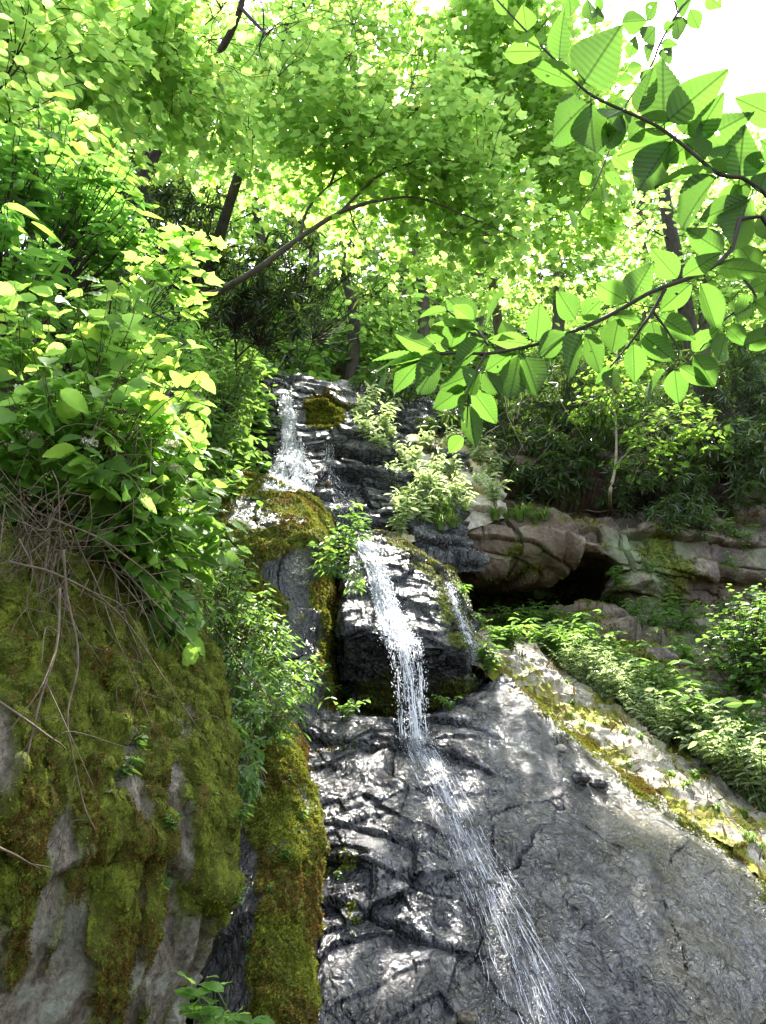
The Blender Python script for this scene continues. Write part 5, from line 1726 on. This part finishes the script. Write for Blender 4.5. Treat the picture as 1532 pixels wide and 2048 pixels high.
# side trickle past the boulder
G, Nn, U = flow_on([(893, 1168, 7), (903, 1200, 10), (918, 1240, 10), (938, 1285, 12), (955, 1330, 16), (958, 1375, 16)], 1, 0, 0)
water_object("side trickle of white water dropping past the mossy edge of the overhanging boulder", G, Nn, 100, 1500, 0.006, 0.03, 0.007, 0.6, dens=0.05, dash=0.04)
# little threads across the stepped rock
G, Nn, U = flow_on([(660, 890, 12), (655, 950, 16), (690, 1010, 30), (720, 1060, 40)], 1, 0, 0)
water_object("thin threads of water trickling over the dark steps between the two falls", G, Nn, 90, 900, 0.006, 0.02, 0.007, 0.3, dens=0.16, dash=0.03)

# ------------------------------------------------------------------ the birch whose leafy branches hang close to the camera
def birch_leaf_mesh(seed, wfac):
    r = np.random.default_rng(seed)
    V, Fc, uv = [], [], []
    nl = 33
    for i in range(nl):
        y = i / (nl - 1)
        wd = wfac * (math.sin(math.pi * y ** 0.85)) ** 0.85 * (1 - 0.3 * y ** 3) if 0 < y < 1 else 0.0
        tooth = 0.016 if i % 2 else -0.012
        for k in range(-4, 5):
            a = abs(k) / 4
            x = k / 4 * wd + (math.copysign(tooth, k) if abs(k) == 4 and 0 < y < 1 else 0)
            yy = min(1.0, y + 0.055 * a * (1 - y))
            z = (0.10 + 0.05 * (seed % 4)) * a * wd * 2 - (0.04 + 0.2 * ((seed * 7) % 5) / 5) * y * y + 0.05 * math.sin(5 * y + seed * 1.7) * a * wd + 0.010 * math.sin(2 * math.pi * (11.5 * y - 7.5 * abs(x))) * a + 0.03 * math.sin(3 * y + seed) * (k / 4)
            V.append([x, yy, z])
            uv.append([0.5 + x, yy])
    for i in range(nl - 1):
        for k in range(8):
            a = i * 9 + k
            Fc.append((a, a + 1, a + 10, a + 9))
    V, uv = np.array(V), np.array(uv)
    if seed % 3 == 0:                                   # an insect hole or two
        hx, hy = r.integers(2, 6), r.integers(8, 26)
        drop_ = {(hy) * 8 + hx, (hy + 1) * 8 + hx}
        Fc = [f for i, f in enumerate(Fc) if i not in drop_]
    # petiole
    pet = tube(np.array([[0, -0.13, 0.0], [0, -0.05, 0.004], [0, 0.06, 0.0]]), 0.009, 0.006, 5)
    lo = np.concatenate([np.array(f) for f in Fc])
    st = np.cumsum([0] + [len(f) for f in Fc[:-1]])
    V2, l2, s2, u2 = join([(V, lo, st, None), pet])
    uvl = np.concatenate([uv[lo], np.tile([[0.5, 0.02]], (len(pet[1]), 1))])
    me = mesh_np("leaf", V2, l2, s2, uvl)
    me.materials.append(L_BIRCH)
    return me


LEAVES = {wf: [birch_leaf_mesh(k * 5 + int(wf * 100), wf) for k in range(5)] for wf in (0.24, 0.30, 0.35)}
L_BIRCHL = leaf_mat("young_birch_leaf", (0.09, 0.15, 0.025), (0.28, 0.46, 0.04), 0.55, 0.5, 0.3, 0.25, veins=True)

bt = root("birch_tree", (2.15, 1.35, -0.4), "tree whose toothed leafy branches hang across the view close by", "tree")
tk = smooth_line([(2.15, 1.35, -0.45), (2.2, 1.35, 1.2), (2.1, 1.3, 2.6), (2.2, 1.4, 4.2), (2.1, 1.5, 6.0)], 30)
np_mesh("trunk", [tube(tk, 0.13, 0.06, 12, 0.03)], B_GREY, bt)


def branch(lines, leaves, dd, label):
    """lines: polylines of (u, v, d) with a radius; leaves: (base u, v, tip u, v, width px); dd: leaf distance."""
    parts = []
    for ln in lines:
        p = smooth_line([P(*q) if len(q) == 3 else np.array(q[1:]) for q in ln[:-1]], 40)
        parts.append(tube(p, ln[-1], ln[-1] * 0.35, 7, 0.05))
    br = np_mesh("branch", parts, B_DARK, bt)
    if label:
        br["label"] = label
    allp = np.concatenate([smooth_line([P(*q) if len(q) == 3 else np.array(q[1:]) for q in ln[:-1]], 40) for ln in lines])
    au, av = to_px(allp)
    for i, (bu, bv, tu, tv, wpx) in enumerate(leaves):
        # depth of the nearest point of the twig
        k = np.argmin((au - bu) ** 2 + (av - bv) ** 2)
        d0 = allp[k, 1] + rng.normal() * 0.01
        d1 = d0 + rng.uniform(-0.035, 0.025)
        b, t = P(bu, bv, d0), P(tu, tv, d1)
        Lh = np.linalg.norm(t - b)
        lpx = math.hypot(tu - bu, tv - bv)
        ratio = wpx / lpx
        wf = 0.24 if ratio < 0.52 else (0.30 if ratio < 0.62 else 0.35)
        me = LEAVES[wf][i % 5]
        c = CAM - b
        N = -unit(c) * 1.0 + np.array([0, 0, 0.35]) + rng.normal(size=3) * 0.25
        if ratio < 0.36:
            N = unit(np.cross(t - b, c)) + 0.5 * unit(-c)
        X, Y, Z = frames((t - b)[None], N[None])
        X, Y, Z = X[0], Y[0], Z[0]
        o = bpy.data.objects.new("leaf", me)
        COL.objects.link(o)
        o.parent = br
        sw = min(1.25, max(0.75, ratio / (2 * wf)))
        M4 = Matrix(np.array([[*(np.array([X[j] * Lh * sw, Y[j] * Lh, Z[j] * Lh])), b[j]] for j in range(3)] + [[0, 0, 0, 1]]).tolist())
        o.matrix_basis = M4
    return br


def z2(q):
    return (q[0] / 2 + 766, q[1] / 2, q[2] / 2 + 766, q[3] / 2, q[4] / 2)


def z4(q):
    return (q[0] / 2 + 766, q[1] / 2 + 512, q[2] / 2 + 766, q[3] / 2 + 512, q[4] / 2)


upper = [z2(q) for q in [
    (640, 205, 478, 205, 100), (575, 130, 560, 22, 90), (705, 245, 712, 65, 76), (785, 345, 575, 243, 90), (800, 335, 945, 110, 142), (835, 400, 622, 577, 124), (832, 405, 834, 650, 118),
    (962, 455, 885, 612, 96), (1125, 490, 1115, 245, 138), (1130, 490, 1347, 303, 130), (1015, 455, 1082, 290, 76), (1165, 550, 920, 618, 118), (1160, 560, 986, 788, 128), (1340, 690, 1082, 712, 92),
    (1230, 580, 1352, 386, 116), (1235, 578, 1440, 473, 100), (1425, 715, 1442, 508, 126), (1432, 715, 1580, 625, 118), (1340, 705, 1145, 922, 140), (1470, 785, 1248, 896, 100), (1470, 785, 1384, 1002, 128),
    (1620, 490, 1408, 390, 124), (1240, 560, 1130, 655, 80), (440, -20, 500, 58, 60), (1165, 555, 1130, 680, 70), (1620, 640, 1510, 560, 90), (1560, 800, 1600, 980, 110), (900, 440, 960, 590, 80), (1180, 490, 1010, 470, 70), (1290, 640, 1200, 560, 80), (1380, 690, 1280, 660, 70), (1330, 680, 1400, 590, 84), (1440, 740, 1330, 830, 90), (1500, 770, 1532, 690, 70), (1050, 480, 980, 560, 70), (960, 440, 890, 480, 60), (1400, 720, 1440, 840, 84), (1200, 540, 1260, 450, 74)]]
branch([[(985, -10, 1.02), (1055, 65, 1.01), (1110, 120, 1.0), (1160, 172, 1.0), (1200, 200, 1.0), (1290, 240, 1.0), (1335, 266, 1.0), (1390, 310, 1.0), (1440, 350, 1.0), (1540, 396, 1.02), ('w', 0.86, 1.1, 2.22), ('w', 1.5, 1.25, 2.15), ('w', 2.12, 1.33, 2.1)][::-1] + [0.0042]],
       upper, 1.0, "topmost branch of broad toothed leaves slanting down from the open sky")
lower = [z4(q) for q in [
    (170, 165, 68, 142, 36), (262, 222, 108, 236, 52), (410, 288, 478, 138, 112), (372, 270, 255, 168, 86), (365, 262, 282, 196, 70), (300, 250, 272, 366, 92), (395, 305, 205, 248, 60), (225, 382, 33, 308, 78),
    (268, 372, 175, 318, 60), (180, 408, -40, 388, 52), (175, 402, -60, 432, 44), (145, 425, 28, 542, 84), (240, 398, 133, 556, 100), (420, 340, 265, 432, 86), (592, 355, 428, 325, 74), (505, 312, 478, 262, 58),
    (610, 350, 628, 188, 106), (742, 308, 602, 402, 84), (520, 385, 408, 462, 84), (368, 470, 203, 532, 70), (390, 455, 333, 545, 64), (400, 458, 472, 557, 70), (545, 385, 505, 597, 112), (556, 385, 642, 572, 96),
    (800, 310, 698, 498, 104), (806, 305, 884, 468, 92), (772, 258, 700, 140, 92), (800, 248, 876, 170, 74), (872, 250, 718, 272, 50), (980, 185, 852, 108, 86), (986, 185, 1074, 26, 96), (946, 235, 914, 390, 94),
    (920, 238, 1032, 262, 64), (1182, 95, 1076, -26, 104), (1190, 88, 1344, -10, 84), (1240, 102, 1095, 228, 88), (1264, 100, 1344, 312, 122), (1096, 236, 1254, 334, 96), (1074, 256, 1102, 388, 100), (1000, 343, 1008, 507, 92),
    (1030, 308, 1172, 432, 92), (1230, 385, 1340, 288, 84), (1372, 308, 1338, 422, 86), (1402, 238, 1512, 186, 72), (1366, 280, 1452, 356, 84), (1240, 390, 1328, 524, 102), (1166, 450, 1182, 592, 92), (1180, 438, 1312, 522, 64),
    (1130, 460, 1028, 572, 30), (920, 435, 842, 512, 42), (920, 440, 903, 547, 52), (352, 530, 456, 672, 92), (332, 520, 198, 614, 86), (336, 550, 298, 664, 54), (342, 588, 372, 780, 74), (322, 718, 262, 787, 64),
    (1318, 42, 1545, 66, 84), (1462, 135, 1560, 90, 70), (1436, 362, 1610, 300, 90), (15, 452, 0, 522, 44), (1480, 180, 1600, 260, 90), (1500, 60, 1420, -50, 90), (1370, -10, 1210, -110, 100), (1560, 330, 1600, 420, 90)]]
low_lines = [
    [('w', 2.14, 1.34, 2.0), ('w', 1.5, 1.25, 1.98), ('w', 0.9, 1.12, 2.02), (1540, 448, 1.02), (1456, 512, 1.0), (1396, 549, 0.99), (1306, 582, 0.98), (1241, 619, 0.98), (1181, 649, 0.97), (1116, 674, 0.97), (1071, 689, 0.97), (1016, 701, 0.97), (971, 707, 0.97), (886, 707, 0.98), (836, 722, 0.98), (760, 735, 0.99), 0.0045],
    [(971, 709, 0.97), (956, 737, 0.97), (940, 770, 0.97), (936, 802, 0.97), (934, 850, 0.98), 0.0022],
    [(976, 690, 0.97), (951, 657, 0.98), (916, 637, 0.98), (880, 610, 0.99), (846, 590, 1.0), 0.002],
    [(1331, 577, 0.98), (1306, 622, 0.99), (1286, 650, 0.99), (1262, 684, 1.0), (1220, 735, 1.0), 0.003],
    [(1306, 622, 0.99), (1340, 670, 1.0), (1358, 705, 1.0), (1345, 738, 1.0), 0.0022],
    [('w', 2.13, 1.34, 1.8), ('w', 1.4, 1.22, 1.82), (1545, 570, 1.05), (1511, 597, 1.03), (1446, 642, 1.02), (1400, 700, 1.0), 0.003],
]
branch(low_lines, lower, 0.98, "long lower branch of toothed leaves pointing at the cascade")
thin = [z2(q) for q in [
    (1060, 80, 950, 90, 70), (1045, 170, 1088, 112, 50), (990, 230, 1010, 142, 56), (1050, 235, 1082, 182, 44), (1040, 262, 975, 275, 50), (1005, 310, 932, 325, 52), (1120, 120, 1165, 92, 36), (1170, 60, 1195, 170, 56),
    (1225, 35, 1265, 118, 60), (1110, 175, 1172, 176, 28), (1100, 0, 1050, 85, 56), (1180, 50, 1245, -40, 60), (745, -20, 752, 68, 66), (820, -10, 836, 100, 42), (860, -20, 872, 52, 38), (790, 270, 752, 180, 48),
    (870, 310, 915, 365, 42), (910, 622, 990, 680, 46), (885, 690, 955, 740, 44), (870, 735, 886, 804, 46), (830, 740, 792, 684, 50), (780, 870, 755, 905, 40), (1290, -20, 1355, 30, 70), (850, 100, 860, 30, 40), (960, 440, 1000, 520, 60), (985, 395, 930, 470, 56),
    (1030, 330, 1090, 270, 50), (1120, 245, 1155, 195, 44), (800, 820, 826, 880, 36)]]
branch([[(1420, -60, 1.9), (1356, 25, 1.8), (1321, 85, 1.75), (1308, 120, 1.72), (1291, 150, 1.7), (1261, 195, 1.68), (1246, 225, 1.66), (1211, 320, 1.62), (1181, 390, 1.6), (1150, 440, 1.6), 0.004],
        [('w', 2.1, 1.5, 5.4), ('w', 1.7, 1.7, 4.6), (1420, -60, 1.9), 0.008],
        [(1356, 25, 1.8), (1330, -10, 1.78), (1180, -30, 1.7), (1140, -40, 1.7), 0.003]],
       thin, 1.7, "thin drooping twig of small leaves behind the topmost branch")
